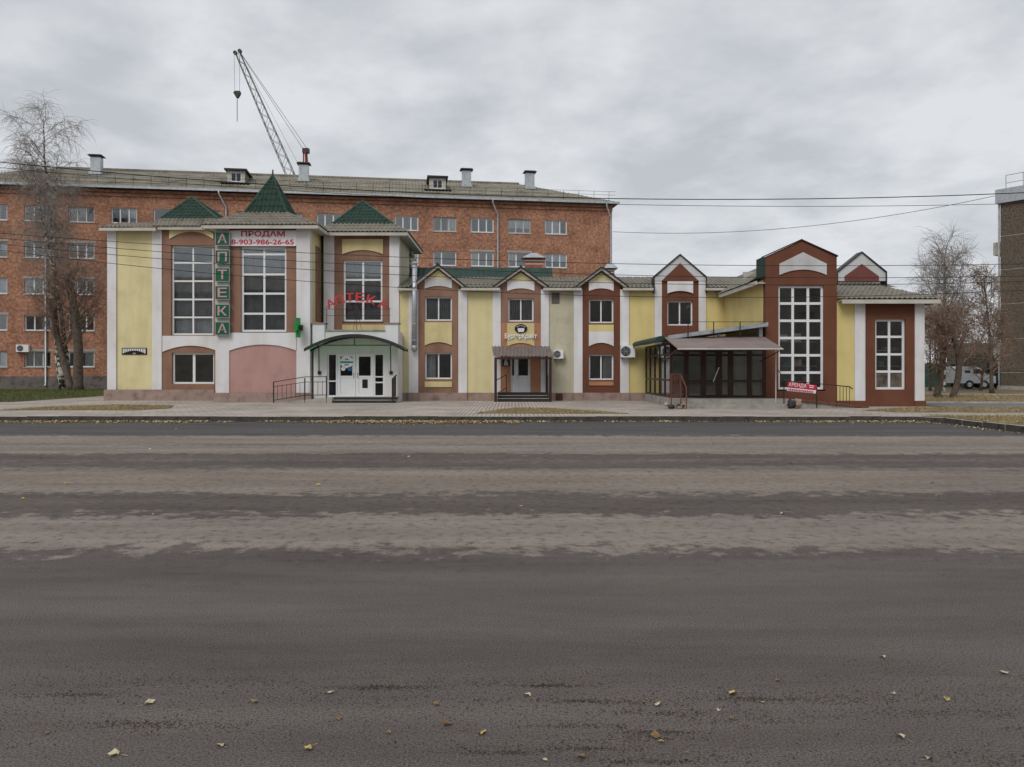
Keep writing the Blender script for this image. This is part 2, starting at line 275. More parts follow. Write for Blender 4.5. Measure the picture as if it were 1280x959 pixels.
# ------------------------------------------------------------------ mesh helpers
def X(px, D): return (px-640)/F*D
def Z(py, D): return EYE-(py-HZ)/F*D
class MB:
    def __init__(s): s.v = []; s.f = []
    def box(s, x0, x1, y0, y1, z0, z1):
        o = len(s.v)
        s.v += [(x0,y0,z0),(x1,y0,z0),(x1,y1,z0),(x0,y1,z0),(x0,y0,z1),(x1,y0,z1),(x1,y1,z1),(x0,y1,z1)]
        s.f += [tuple(o+i for i in q) for q in ((3,2,1,0),(4,5,6,7),(0,1,5,4),(1,2,6,5),(2,3,7,6),(3,0,4,7))]
        return s
    def prism(s, pts, y0, y1):
        """pts: outline in (x,z), counter-clockwise seen from the camera side; extruded from y0 (front) to y1"""
        o = len(s.v); n = len(pts)
        s.v += [(x, y0, z) for x, z in pts]+[(x, y1, z) for x, z in pts]
        s.f.append(tuple(range(o, o+n))); s.f.append(tuple(range(o+2*n-1, o+n-1, -1)))
        for i in range(n): j = (i+1) % n; s.f.append((o+j, o+i, o+n+i, o+n+j))
        return s
    def prism_x(s, pts, x0, x1):
        """pts: outline in (y,z)"""
        o = len(s.v); n = len(pts)
        s.v += [(x0, y, z) for y, z in pts]+[(x1, y, z) for y, z in pts]
        s.f.append(tuple(range(o+n-1, o-1, -1))); s.f.append(tuple(range(o+n, o+2*n)))
        for i in range(n): j = (i+1) % n; s.f.append((o+i, o+j, o+n+j, o+n+i))
        return s
    def slab(s, pts, z0, z1):
        """pts: outline in (x,y) counter-clockwise from above"""
        o = len(s.v); n = len(pts)
        s.v += [(x, y, z1) for x, y in pts]+[(x, y, z0) for x, y in pts]
        s.f.append(tuple(range(o, o+n))); s.f.append(tuple(range(o+2*n-1, o+n-1, -1)))
        for i in range(n): j = (i+1) % n; s.f.append((o+j, o+i, o+n+i, o+n+j))
        return s
    def poly(s, pts):
        o = len(s.v); s.v += [tuple(p) for p in pts]; s.f.append(tuple(range(o, o+len(pts)))); return s
    def hull8(s, a, b):
        """two matching quads -> closed hexahedron"""
        o = len(s.v); s.v += [tuple(p) for p in a]+[tuple(p) for p in b]
        s.f += [tuple(o+i for i in q) for q in ((0,1,2,3),(7,6,5,4),(0,4,5,1),(1,5,6,2),(2,6,7,3),(3,7,4,0))]; return s
    def path(s, pts, radii, n=6, cap=True):
        pts = [Vector(p) for p in pts]
        if not hasattr(radii, '__len__'): radii = [radii]*len(pts)
        o = len(s.v); k = len(pts); ref = None
        for i, p in enumerate(pts):
            d = (pts[min(i+1, k-1)]-pts[max(i-1, 0)])
            if d.length < 1e-9: d = Vector((0, 0, 1))
            d.normalize()
            if ref is None: ref = Vector((1, 0, 0)) if abs(d.x) < .8 else Vector((0, 1, 0))
            a = d.cross(ref); a.normalize(); b = d.cross(a); ref = a.cross(d)*1.0 if False else ref
            for j in range(n):
                t = 2*math.pi*j/n; q = p+(a*math.cos(t)+b*math.sin(t))*radii[i]; s.v.append((q.x, q.y, q.z))
        for i in range(k-1):
            for j in range(n):
                j2 = (j+1) % n; s.f.append((o+i*n+j, o+i*n+j2, o+(i+1)*n+j2, o+(i+1)*n+j))
        if cap and n > 2: s.f.append(tuple(o+j for j in range(n-1, -1, -1))); s.f.append(tuple(o+(k-1)*n+j for j in range(n)))
        return s
    def tube(s, a, b, r, n=6): return s.path([a, b], r, n)
    def disc(s, cx, cz, rx, rz, y0, y1, n=24): return s.prism([(cx+rx*math.cos(2*math.pi*i/n), cz+rz*math.sin(2*math.pi*i/n)) for i in range(n)], y0, y1)
    def mesh(s, name, off=(0,0,0)):
        me = bpy.data.meshes.new(name)
        me.from_pydata([(a-off[0], b-off[1], c-off[2]) for a, b, c in s.v], [], s.f)
        bm = bmesh.new(); bm.from_mesh(me); bmesh.ops.recalc_face_normals(bm, faces=bm.faces); bm.to_mesh(me); bm.free()
        return me
    def build(s, name, material, parent=None, smooth=False, local=False):
        off = (0, 0, 0)
        if parent is not None and not local: off = base_of(parent)
        me = s.mesh(name, off); return link(name, me, material, parent, smooth)
BASE = {}
def base_of(o):
    p = Vector((0, 0, 0))
    while o is not None: p += o.location; o = o.parent
    return p
def link(name, me, material, parent=None, smooth=False):
    if material is not None and not me.materials: me.materials.append(M[material] if isinstance(material, str) else material)
    if smooth:
        for p in me.polygons: p.use_smooth = True
    o = bpy.data.objects.new(name, me); col.objects.link(o)
    if parent is not None: o.parent = parent
    return o
def tag(o, label, cat, group=None):
    o['label'] = label; o['category'] = cat
    if group: o['group'] = group
    return o
def thing(name, label, cat, loc, group=None, rz=0):
    o = bpy.data.objects.new(name, None); col.objects.link(o); o.location = loc; o.rotation_euler = (0, 0, rz); o.empty_display_size = .3
    return tag(o, label, cat, group)
def struct(o, kind='structure'): o['kind'] = kind; return o
def arc(xa, xb, z0, rise, n=12):
    """points from xb to xa along a shallow arch springing at z0"""
    return [(xb+(xa-xb)*i/n, z0+rise*(1-(2*i/n-1)**2)) for i in range(n+1)]
def wall_mesh(u0, u1, z0, z1, holes, thick):
    """upright wall in local (u, depth, z); holes = (ua, ub, za, zb); front at depth 0"""
    us = sorted({u0, u1, *[min(max(h[i], u0), u1) for h in holes for i in (0, 1)]}); zs = sorted({z0, z1, *[min(max(h[i], z0), z1) for h in holes for i in (2, 3)]})
    nu, nz = len(us)-1, len(zs)-1
    def solid(i, j):
        if i < 0 or j < 0 or i >= nu or j >= nz: return False
        a, b = (us[i]+us[i+1])/2, (zs[j]+zs[j+1])/2
        return not any(h[0] < a < h[1] and h[2] < b < h[3] for h in holes)
    m = MB()
    for i in range(nu):
        for j in range(nz):
            if not solid(i, j): continue
            a, b, c, d = us[i], us[i+1], zs[j], zs[j+1]
            m.poly([(a,0,c),(b,0,c),(b,0,d),(a,0,d)]); m.poly([(a,thick,d),(b,thick,d),(b,thick,c),(a,thick,c)])
            if not solid(i-1, j): m.poly([(a,0,c),(a,0,d),(a,thick,d),(a,thick,c)])
            if not solid(i+1, j): m.poly([(b,0,d),(b,0,c),(b,thick,c),(b,thick,d)])
            if not solid(i, j-1): m.poly([(b,0,c),(a,0,c),(a,thick,c),(b,thick,c)])
            if not solid(i, j+1): m.poly([(a,0,d),(b,0,d),(b,thick,d),(a,thick,d)])
    return m
def wall(name, D, u0, u1, z0, z1, holes, thick, material, parent):
    m = wall_mesh(u0, u1, z0, z1, holes, thick); m.v = [(a, b+D, c) for a, b, c in m.v]
    return m.build(name, material, parent)
PANE = {}
def window(parent, x, y, z, w_, h, cols, rows, fw=.07, mw=.06, frame='white_pvc', glass='glass', sill=True, depth=.07, name='window', back=None, backd=.12, skip=()):
    """frame mesh at (x,y,z) lower-left-front in the parent's space; panes, sill and blind are its sub-parts. cols/rows are fractions"""
    m = MB()
    m.box(0, fw, 0, depth, 0, h); m.box(w_-fw, w_, 0, depth, 0, h); m.box(fw, w_-fw, 0, depth, 0, fw); m.box(fw, w_-fw, 0, depth, h-fw, h)
    cx = [0]+list(cols)+[1]; rz = [0]+list(rows)+[1]
    for c in cols: m.box(w_*c-mw/2, w_*c+mw/2, .004, depth-.004, fw, h-fw)
    xs = [fw]+[q for c in cols for q in (w_*c-mw/2, w_*c+mw/2)]+[w_-fw]
    zs = [fw]+[q for c in rows for q in (h*c-mw/2, h*c+mw/2)]+[h-fw]
    for i in range(len(cols)+1):
        for c in rows: m.box(xs[2*i], xs[2*i+1], .006, depth-.006, h*c-mw/2, h*c+mw/2)
    o = link(name, m.mesh(name), frame, parent); o.location = (x, y, z)
    for i in range(len(cols)+1):
        for j in range(len(rows)+1):
            if (i, j) in skip: continue
            a, b, c, d = xs[2*i], xs[2*i+1], zs[2*j], zs[2*j+1]
            key = (round(b-a, 3), round(d-c, 3), glass)
            if key not in PANE:
                PANE[key] = MB().box(0, b-a, 0, .012, 0, d-c).mesh('pane'); PANE[key].materials.append(M[glass])
            p = link('pane', PANE[key], None, o); p.location = (a, depth*.45, c)
    if sill:
        s_ = MB().box(-.05, w_+.05, -.10, .02, -.05, -.002); so = link('sill', s_.mesh('sill'), 'trim' if frame == 'white_pvc' else frame, o)
    if back == 'blind':
        k = max(6, int(w_/.11)); bm_ = MB()
        for i in range(k):
            xa = fw+(w_-2*fw)*i/k; g = (w_-2*fw)/k; t = random.uniform(-.012, .012)
            bm_.hull8([(xa+.01, backd+t, fw), (xa+g*.82, backd+.05-t, fw), (xa+g*.82, backd+.055-t, fw), (xa+.01, backd+.005+t, fw)],
                      [(xa+.01, backd+t, h-fw), (xa+g*.82, backd+.05-t, h-fw), (xa+g*.82, backd+.055-t, h-fw), (xa+.01, backd+.005+t, h-fw)])
        link('blind', bm_.mesh('blind'), 'blind', o)
    elif back in ('curtain', 'poster'):
        bm_ = MB(); k = 24
        xa, xb = (0, 1) if back == 'poster' else random.choice([(0, .38), (.6, 1), (0, 1), (0, 1), (0, .7)])
        za = random.choice([0, 0, .35]) if back == 'curtain' else 0
        for i in range(k):
            u0_, u1_ = xa+(xb-xa)*i/k, xa+(xb-xa)*(i+1)/k
            d0, d1 = backd+.03*math.sin(i*1.9), backd+.03*math.sin((i+1)*1.9)
            bm_.poly([(w_*u0_, d0, h*za+.03), (w_*u1_, d1, h*za+.03), (w_*u1_, d1, h-.03), (w_*u0_, d0, h-.03)])
        link('curtain' if back == 'curtain' else 'poster', bm_.mesh(back), back, o)
    return o
def roof_face(name, poly, material, parent, pitch=.2, amp=.022, step=.36, stepamp=.02, res=6):
    """corrugated or tiled sheet over a planar polygon (first edge = eave); real waves cut to the outline"""
    P = [Vector(p) for p in poly]; u = (P[1]-P[0]).normalized(); nrm = None
    for q in P[2:]:
        nrm = u.cross(q-P[0])
        if nrm.length > 1e-4: break
    nrm.normalize()
    if nrm.z < 0: nrm = -nrm
    v = nrm.cross(u); v.normalize()
    if sum((q-P[0]).dot(v) for q in P) < 0: v = -v
    us = [(q-P[0]).dot(u) for q in P]; vs_ = [(q-P[0]).dot(v) for q in P]
    ua, ub, va, vb = min(us), max(us), min(vs_), max(vs_)
    nu = max(2, int((ub-ua)/pitch*res)); rows = []
    if step:
        k = max(1, math.ceil((vb-va)/step))
        for i in range(k): rows += [(va+step*i, stepamp), (va+step*(i+1)-.004, 0)]
    else: rows = [(va, 0), (vb, 0)]
    vv, ff = [], []
    for (q, h) in rows:
        for i in range(nu+1):
            uu = ua+(ub-ua)*i/nu; d = amp*math.sin(2*math.pi*uu/pitch)+h+amp
            p = P[0]+u*uu+v*q+nrm*d; vv.append(p)
    for r_ in range(len(rows)-1):
        for i in range(nu): a = r_*(nu+1)+i; ff.append((a, a+1, a+nu+2, a+nu+1))
    off = base_of(parent) if parent is not None else Vector((0, 0, 0))
    rotated = parent is not None and abs(parent.rotation_euler.z) > 1e-6
    if rotated: off = Vector((0, 0, 0))
    me = bpy.data.meshes.new(name); me.from_pydata([tuple(p-off) for p in vv], [], ff)
    bm = bmesh.new(); bm.from_mesh(me)
    c = sum(P, Vector())/len(P)
    for i in range(len(P)):
        a, b = P[i], P[(i+1) % len(P)]
        e = (b-a)
        if e.length < 1e-4: continue
        n_ = e.cross(nrm).normalized()
        if (c-a).dot(n_) > 0: n_ = -n_
        bmesh.ops.bisect_plane(bm, geom=bm.verts[:]+bm.edges[:]+bm.faces[:], plane_co=a-off, plane_no=n_, clear_outer=True)
    bmesh.ops.recalc_face_normals(bm, faces=bm.faces)
    bm.to_mesh(me); bm.free()
    return link(name, me, material, parent, smooth=False)
def text_mesh(s, size, extrude=.01, bold=0, align='CENTER'):
    c = bpy.data.curves.new('t', 'FONT'); c.body = s; c.size = size; c.extrude = extrude; c.offset = bold; c.align_x = align; c.align_y = 'CENTER'; c.resolution_u = 3
    o = bpy.data.objects.new('t', c); col.objects.link(o)
    dg = bpy.context.evaluated_depsgraph_get(); me = bpy.data.meshes.new_from_object(o.evaluated_get(dg))
    bpy.data.objects.remove(o); bpy.data.curves.remove(c)
    return me
def text(s, size, x, y, z, material, parent, name='lettering', fit=None, fith=None, rot=0, extrude=.01, bold=0):
    """flat lettering facing the street, centred on (x,z) in world space"""
    me = text_mesh(s, size, extrude, bold)
    xs = [v.co.x for v in me.vertices]; ys = [v.co.y for v in me.vertices]
    cx, cy = (min(xs)+max(xs))/2, (min(ys)+max(ys))/2
    sx = fit/(max(xs)-min(xs)) if fit else 1; sy = fith/(max(ys)-min(ys)) if fith else (sx if fit else 1)
    for v in me.vertices: v.co = ((v.co.x-cx)*sx, (v.co.y-cy)*sy, v.co.z)
    me.transform(Matrix.Rotation(rot, 4, 'Z')); me.transform(Matrix.Rotation(R(90), 4, 'X'))
    b = base_of(parent) if parent is not None else Vector((0, 0, 0))
    me.transform(Matrix.Translation(Vector((x, y, z))-b))
    me.name = name
    return link(name, me, material, parent)

# ------------------------------------------------------------------ the ground
G = .15                                    # pavement level above the road
KY = 24.2                                  # far kerb line
struct(MB().box(-900, 900, -600, 1500, -.6, -.06).build('ground', 'earth_grass'))
me = bpy.data.meshes.new('road'); me.from_pydata([(-200, -14, 0), (200, -14, 0), (200, KY+.1, 0), (-200, KY+.1, 0)], [], [(0, 1, 2, 3)])
struct(link('road', me, 'asphalt'))
VX = 13.1                                  # the lay-by ends here: the verge comes forward
outline = [(-200, KY+.15)]+[(VX-.5, KY+.15), (VX-.1, KY-.15), (VX+.12, KY-.6), (VX+.15, 18.6), (VX+.5, 17.7), (VX+1.2, 17.3), (200, 17.2), (200, 400), (-200, 400)]
struct(MB().slab(outline, -.3, G-.025).build('terrain', 'earth_grass'))
pave = MB().slab([(-60, KY+.16), (12.6, KY+.16), (12.9, 24.6), (40, 24.5), (40, 26.4), (13.4, 26.6), (12.6, 28), (16.6, 30.6), (16.8, 44), (-23.0, 46), (-22.8, 35.2), (-60, 33.6)], G-.2, G)
struct(pave.build('pavement', 'paving'))
def kerb_line(pts, name):
    root = bpy.data.objects.new(name, None); col.objects.link(root); struct(root); return root
kerb = MB().box(-60, -59.9, KY+.0, KY+.15, -.1, G+.012).build('kerb', 'kerb'); struct(kerb)
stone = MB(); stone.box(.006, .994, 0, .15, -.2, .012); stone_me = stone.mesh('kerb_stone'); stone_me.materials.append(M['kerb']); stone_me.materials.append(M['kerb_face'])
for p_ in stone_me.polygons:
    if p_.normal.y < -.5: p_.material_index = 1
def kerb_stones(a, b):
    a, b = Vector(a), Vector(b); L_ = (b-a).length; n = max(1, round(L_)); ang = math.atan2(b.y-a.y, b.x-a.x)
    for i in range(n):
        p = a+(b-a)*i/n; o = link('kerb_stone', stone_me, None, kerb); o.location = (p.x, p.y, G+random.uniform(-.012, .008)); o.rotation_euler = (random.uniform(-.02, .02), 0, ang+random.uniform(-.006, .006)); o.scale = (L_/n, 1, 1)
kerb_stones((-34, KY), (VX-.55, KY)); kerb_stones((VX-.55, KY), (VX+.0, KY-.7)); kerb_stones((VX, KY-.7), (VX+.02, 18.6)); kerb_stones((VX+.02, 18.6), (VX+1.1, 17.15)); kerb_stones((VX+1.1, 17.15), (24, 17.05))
struct(MB().slab([(17.2, 30.0), (60, 27.4), (60, 29.6), (17.2, 34.4)], G-.1, G+.004).build('side_path', 'path_asphalt'))
struct(MB().slab([(17.2, 34.4), (60, 29.6), (60, 29.85), (17.2, 34.65)], G-.1, G+.06).build('path_edging', 'kerb'))
struct(MB().slab([(25, 46.5), (60, 41), (60, 42.5), (25, 48)], G-.1, G+.008).build('footway', 'concrete'))
lawn = MB().slab([(-70, 33.7), (-23.0, 35.3), (-23.2, 46), (-18, 48), (-18, 62.5), (-70, 57)], G-.1, G+.006); struct(lawn.build('lawn', 'lawn_soil'))
patches = [[(-18.6, 28.0), (-13.6, 28.0), (-13.0, 29.4), (-13.8, 31.6), (-16.4, 32.2), (-18.0, 30.6)],
           [(-1.2, 25.9), (3.9, 25.7), (2.6, 27.6), (1.4, 29.3), (0.2, 29.6), (-.5, 28.0)],
           [(VX+.35, 17.6), (30, 17.4), (30, 24.4), (12.95, 24.4), (VX+.3, 23.6)],
           [(13.2, 26.7), (40, 26.5), (60, 27.2), (17.2, 29.8), (15.8, 30.2), (12.8, 28.0)],
           [(17.2, 34.7), (60, 29.9), (60, 41), (25, 46.4), (17.5, 60)]]
def inside(p, poly):
    c = False; n = len(poly)
    for i in range(n):
        (x1, y1), (x2, y2) = poly[i], poly[(i+1) % n]
        if (y1 > p[1]) != (y2 > p[1]) and p[0] < (x2-x1)*(p[1]-y1)/(y2-y1)+x1: c = not c
    return c
for pl in patches[:4]: struct(MB().slab(pl, G-.1, G+.012).build('verge', 'earth_grass'))
def grass(poly, n, h, material, name, bw=.012):
    rnd = random.Random(hash(name) % 1000+n); xs = [p[0] for p in poly]; ys = [p[1] for p in poly]; v, f = [], []; k = 0
    while k < n:
        x, y = rnd.uniform(min(xs), max(xs)), rnd.uniform(min(ys), max(ys))
        if not inside((x, y), poly) or abs(x) > y*.70+1: k += .2; continue
        k += 1; a = rnd.uniform(0, math.pi); hh = h*rnd.uniform(.35, 1.2); dx, dy = bw*math.cos(a), bw*math.sin(a); lx, ly = rnd.uniform(-.8, .8)*hh, rnd.uniform(-.8, .8)*hh
        o = len(v); v += [(x-dx, y-dy, G), (x+dx, y+dy, G), (x+lx, y+ly, G+hh)]; f.append((o, o+1, o+2))
    me = bpy.data.meshes.new(name); me.from_pydata(v, [], f); return link(name, me, material)
for pl, n, h, mt_ in ((lawn_poly := [(-46, 33.9), (-23.1, 35.4), (-23.3, 46), (-19, 48), (-19, 61), (-46, 58)], 26000, .12, 'grass_green'), (patches[0], 7000, .07, 'grass_dry'), (patches[1], 8000, .07, 'grass_dry'), (patches[2], 14000, .09, 'grass_dry'), (patches[3], 12000, .08, 'grass_dry'), (patches[4], 16000, .12, 'grass_dry')):
    g = grass(pl, n, h, mt_, 'grass'); struct(g, 'stuff'); tag(g, 'short green lawn grass in front of the brick block' if mt_ == 'grass_green' else 'dry yellowed grass growing on the pavement verges', 'grass')
# ------------------------------------------------------------------ brick block of flats behind
BX, BY = 9.14, 70.7; ROT = math.atan(.145); BL = 57.0; BD = 13.0; EAVE = 16.6
brick = thing('apartment_block', 'long red brick block of flats with grey hipped slate roof behind the shops', 'building', (BX, BY, G), rz=ROT)
def lb(px, py=None):
    """photo column -> distance along the brick facade (negative = left of its right corner)"""
    t = (px-640)/F; Y = (BY-.145*BX)/(1-.145*t); return (t*Y-BX)/math.cos(ROT)
def lbn(px, n):
    t = (px-640)/F; c, s_ = math.cos(ROT), math.sin(ROT); return (t*(BY+n*c)-BX+n*s_)/(c-t*s_)
cols_u = [lb(695)-3.345*i-1.02 for i in range(17)]
z_rows = [13.75, 10.72, 7.72, 4.72, 1.72]
WW, WH = 2.04, 1.28
holes = [(u, u+WW, z, z+WH) for u in cols_u for z in z_rows]
wall_mesh(-BL, 0, 0, EAVE, holes, .4).build('wall', 'brick_wall', brick, local=True)
m = MB(); m.box(-BL, -BL+.4, .41, BD, 0, EAVE); m.box(-.4, 0, .41, BD, 0, EAVE); m.box(-BL+.41, -.41, BD-.4, BD, 0, EAVE); m.build('end_wall', 'brick_wall', brick, local=True)
m = MB()
for z in (0.9, 3.9, 6.9, 9.9, 12.9): m.box(-BL+.42, -.42, .42, BD-.42, z-.15, z)
m.box(-BL+.42, -.42, 5.0, 5.15, .9, EAVE-.1); m.build('floor_slab', 'interior', brick, local=True)
MB().box(-BL-.04, .04, -.06, -.002, -.15, .95).build('plinth', 'skirting', brick, local=True)
MB().box(-BL-.03, .03, -.10, -.002, EAVE-.62, EAVE-.42).build('cornice', 'brick_wall', brick, local=True)
MB().box(-BL-.03, .03, -.16, -.002, EAVE-.30, EAVE-.1).build('cornice', 'brick_wall', brick, local=True)
MB().box(-BL-.5, .5, -.55, BD+.5, EAVE-.02, EAVE+.06).build('soffit', 'dark_metal', brick, local=True)
MB().box(-BL-.55, .55, -.66, -.555, EAVE-.05, EAVE+.14).build('gutter', 'galv', brick, local=True)
RZ, RM = EAVE+3.1, BD/2
A, B_, C_, D_ = (-BL-.5, -.5, EAVE+.08), (.5, -.5, EAVE+.08), (.5, BD+.5, EAVE+.08), (-BL-.5, BD+.5, EAVE+.08)
E_, F_ = (-BL+7.2, RM, RZ), (-7.6, RM, RZ)
roof_face('roof', [A, B_, F_, E_], 'slate', brick, pitch=.30, amp=.03, step=1.5, stepamp=.02, res=5)
roof_face('roof', [B_, C_, F_], 'slate', brick, pitch=.30, amp=.03, step=1.5, stepamp=.02, res=5)
roof_face('roof', [C_, D_, E_, F_], 'slate', brick, pitch=.6, amp=.03, step=0, res=4)
roof_face('roof', [D_, A, E_], 'slate', brick, pitch=.30, amp=.03, step=1.5, stepamp=.02, res=5)
MB().tube((E_[0], E_[1], RZ+.08), (F_[0], F_[1], RZ+.08), .13, 6).build('ridge_cap', 'slate', brick, local=True)
# snow guard rail
m = MB(); u = -BL
while u <= .45:
    m.tube((u, .35, EAVE+.35), (u, .25, EAVE+1.25), .018, 4); u += 1.42
for h in (.62, .92, 1.22): m.tube((-BL, .33-.09*h, EAVE+h), (.4, .33-.09*h, EAVE+h), .014, 4)
m.build('roof_railing', 'dark_metal', brick, local=True)
rnd = random.Random(3)
hidden = lambda u, z: z < 9 and u > lb(150) or (z < 12 and lb(205) < u < lb(485))
for ci, u in enumerate(cols_u):
    for ri, z in enumerate(z_rows):
        if u < lb(-40): continue
        if ri >= 2 and u > lb(150): continue
        kind = rnd.random()
        cs = [.34, .68] if kind < .7 else ([.36] if kind < .85 else [.64])
        bk = 'curtain' if rnd.random() < .8 else None
        frame_mat = 'white_pvc' if rnd.random() < .8 else 'trim'
        o = window(brick, u, .12, z, WW, WH, cs, [], fw=.09, mw=.10, sill=False, frame=frame_mat, back=bk, backd=.16, depth=.08)
        s_ = link('sill', MB().box(-.06, WW+.06, -.17, 0, -.06, -.003).mesh('sill'), 'galv', o)
        if rnd.random() < .6 and ri > 0:
            link('lintel', MB().box(-.12, WW+.12, -.125, -.118, WH+.002, WH+.2).mesh('lintel'), 'concrete', o)
# downpipes
for px in (58, 283, 622, 763):
    u = lb(px); m = MB()
    m.path([(u-.5, -.6, EAVE-.02), (u-.5, -.55, EAVE-.25), (u, -.16, EAVE-1.3), (u, -.14, EAVE-1.6), (u, -.14, .3), (u+.0, -.3, .15)], .075, 8)
    m.build('downpipe', 'galv', brick, smooth=True, local=True)
# chimneys on the far roof
for px, ytop, ybot in ((121, 195, 214), (380, 206, 228), (583, 212, 234), (662, 216, 236)):
    n_ = 4.4; u = lbn(px, n_); zb = EAVE+.1+3.0*(n_+.5)/(RM+.5); hgt = 1.45
    c = thing('roof_chimney', {121: 'grey metal clad chimney left on the slate roof near the birch top', 380: 'grey metal chimney on the slate roof in front of the crane', 583: 'grey metal chimney on the slate roof right of the second dormer', 662: 'rightmost grey metal chimney by the end of the slate roof'}[px], 'chimney', (0, 0, 0), 'chimneys on the slate roof')
    p = brick.matrix_basis if False else Matrix.Translation((BX, BY, G)) @ Matrix.Rotation(ROT, 4, 'Z')
    c.location = p @ Vector((u, n_, zb)); c.rotation_euler = (0, 0, ROT)
    MB().box(-.42, .42, -.35, .35, -.5, hgt).build('stack', 'galv', c, local=True)
    MB().box(-.52, .52, -.45, .45, -.1, .16).build('flashing', 'galv', c, local=True)
    m = MB(); m.hull8([(-.62, -.55, hgt+.12), (.62, -.55, hgt+.12), (.62, .55, hgt+.12), (-.62, .55, hgt+.12)], [(-.5, -.42, hgt+.24), (.5, -.42, hgt+.24), (.5, .42, hgt+.24), (-.5, .42, hgt+.24)]); m.build('cap', 'dark_metal', c, local=True)
    m = MB()
    for sx in (-.36, .36):
        for sy in (-.3, .3): m.box(sx-.03, sx+.03, sy-.03, sy+.03, hgt, hgt+.12)
    m.build('cap_leg', 'dark_metal', c, local=True)
for k, px in enumerate((295, 547)):
    n_ = 2.2; u = lbn(px, n_); zb = EAVE+.1+3.0*(n_+.5)/(RM+.5)
    p = Matrix.Translation((BX, BY, G)) @ Matrix.Rotation(ROT, 4, 'Z')
    c = thing('roof_dormer', ['dark roofed dormer window on slate roof left of the green steeple', 'dark roofed dormer window on slate roof between two chimneys'][k], 'dormer', p @ Vector((u, n_, zb)), 'dormers on the slate roof', rz=ROT)
    wall_mesh(-.75, .75, -.5, 1.15, [(-.45, .45, .2, 1.0)], .12).build('front', 'trim', c, local=True)
    m = MB(); m.prism_x([(.13, -.5), (2.6, 1.05), (.13, 1.15)], -.75, -.63); m.prism_x([(.13, -.5), (2.6, 1.05), (.13, 1.15)], .63, .75); m.build('cheek', 'slate', c, local=True)
    window(c, -.45, .03, .2, .9, .8, [.5], [], fw=.06, mw=.05, sill=False, glass='glass_dark')
    MB().box(-.95, .95, -.3, 2.6, 1.16, 1.30).build('roof', 'dark_metal', c, local=True)
    MB().box(-1.25, 1.25, -.5, -.1, -.06, .02).build('apron', 'dark_metal', c, local=True)

# ------------------------------------------------------------------ the shop building (yellow, white and brown)
DM = 37.0                                           # main facade plane
shop = thing('shop_building', 'long two storey shop building with yellow walls, white pilasters and brown gabled bays', 'building', (0, DM, G))
def wbox(name, D, px0, px1, py0, py1, material, proud=.04, thick=None):
    """relief panel given by its corners in the facade plane at distance D"""
    return MB().box(X(px0, D), X(px1, D), D-proud, D-.002 if thick is None else D-proud+thick, Z(py1, D), Z(py0, D)).build(name, material, shop)
def arch_panel(name, D, px0, px1, ptop, pbot, rise, material, proud=.05, back=None):
    """panel whose lower edge is a shallow arch"""
    xa, xb = X(px0, D), X(px1, D); zt, zb = Z(ptop, D), Z(pbot, D)
    n = 12; m = MB()
    pts = [(xa+(xb-xa)*i/n, zb+rise*(1-(2*i/n-1)**2)) for i in range(n+1)]
    y0, y1 = D-proud, D-.003 if back is None else back
    for i in range(n):
        (xa_, za_), (xb_, zb_) = pts[i], pts[i+1]
        m.hull8([(xa_, y0, za_), (xb_, y0, zb_), (xb_, y0, zt), (xa_, y0, zt)], [(xa_, y1, za_), (xb_, y1, zb_), (xb_, y1, zt), (xa_, y1, zt)])
    return m.build(name, material, shop)
def swin(D, px0, px1, py0, py1, cols, rows, back=None, inset=.10, **k):
    x, z = X(px0, D), Z(py1, D); w_, h = X(px1, D)-x, Z(py0, D)-z
    b = base_of(shop); return window(shop, x-b.x, D+inset-b.y, z-b.z, w_, h, cols, rows, back=back, **k)
def hole(D, px0, px1, py0, py1): return (X(px0, D), X(px1, D), Z(py1, D), Z(py0, D))
PB = 491                                            # top of plinth in the photo (main plane)

# --- middle part, px 499..918
mid_bays = [(523, 573, 531, 565, 'brown_old'), (626, 676, 634, 668, 'orange_wall'), (728, 775, 736, 767, 'brown_new')]
ZE = Z(362, DM)
win_up = [(531, 565, 371, 401), (635, 667, 373, 402), (736, 767, 374, 404)]
win_lo = [(531, 565, 441, 474), (736, 767, 443, 475)]
door_h = (638, 663, 446, 493)
H_ = [hole(DM, *q) for q in win_up+win_lo+[door_h, (834, 866, 376, 407), (843, 900, 436, 493)]]
segs = [(499, 511, 'yellow_old'), (511, 523, 'white_wall'), (523, 573, 'brown_old'), (573, 584, 'white_wall'), (584, 616, 'yellow_old'), (616, 626, 'white_wall'), (626, 676, 'orange_wall'), (676, 686, 'white_wall'),
        (686, 717, 'beige'), (717, 728, 'white_wall'), (728, 775, 'brown_new'), (775, 786, 'white_wall'), (786, 818, 'yellow_new'), (818, 827, 'white_wall'), (827, 873, 'brown_new'), (873, 882, 'white_wall'), (882, 919, 'yellow_new')]
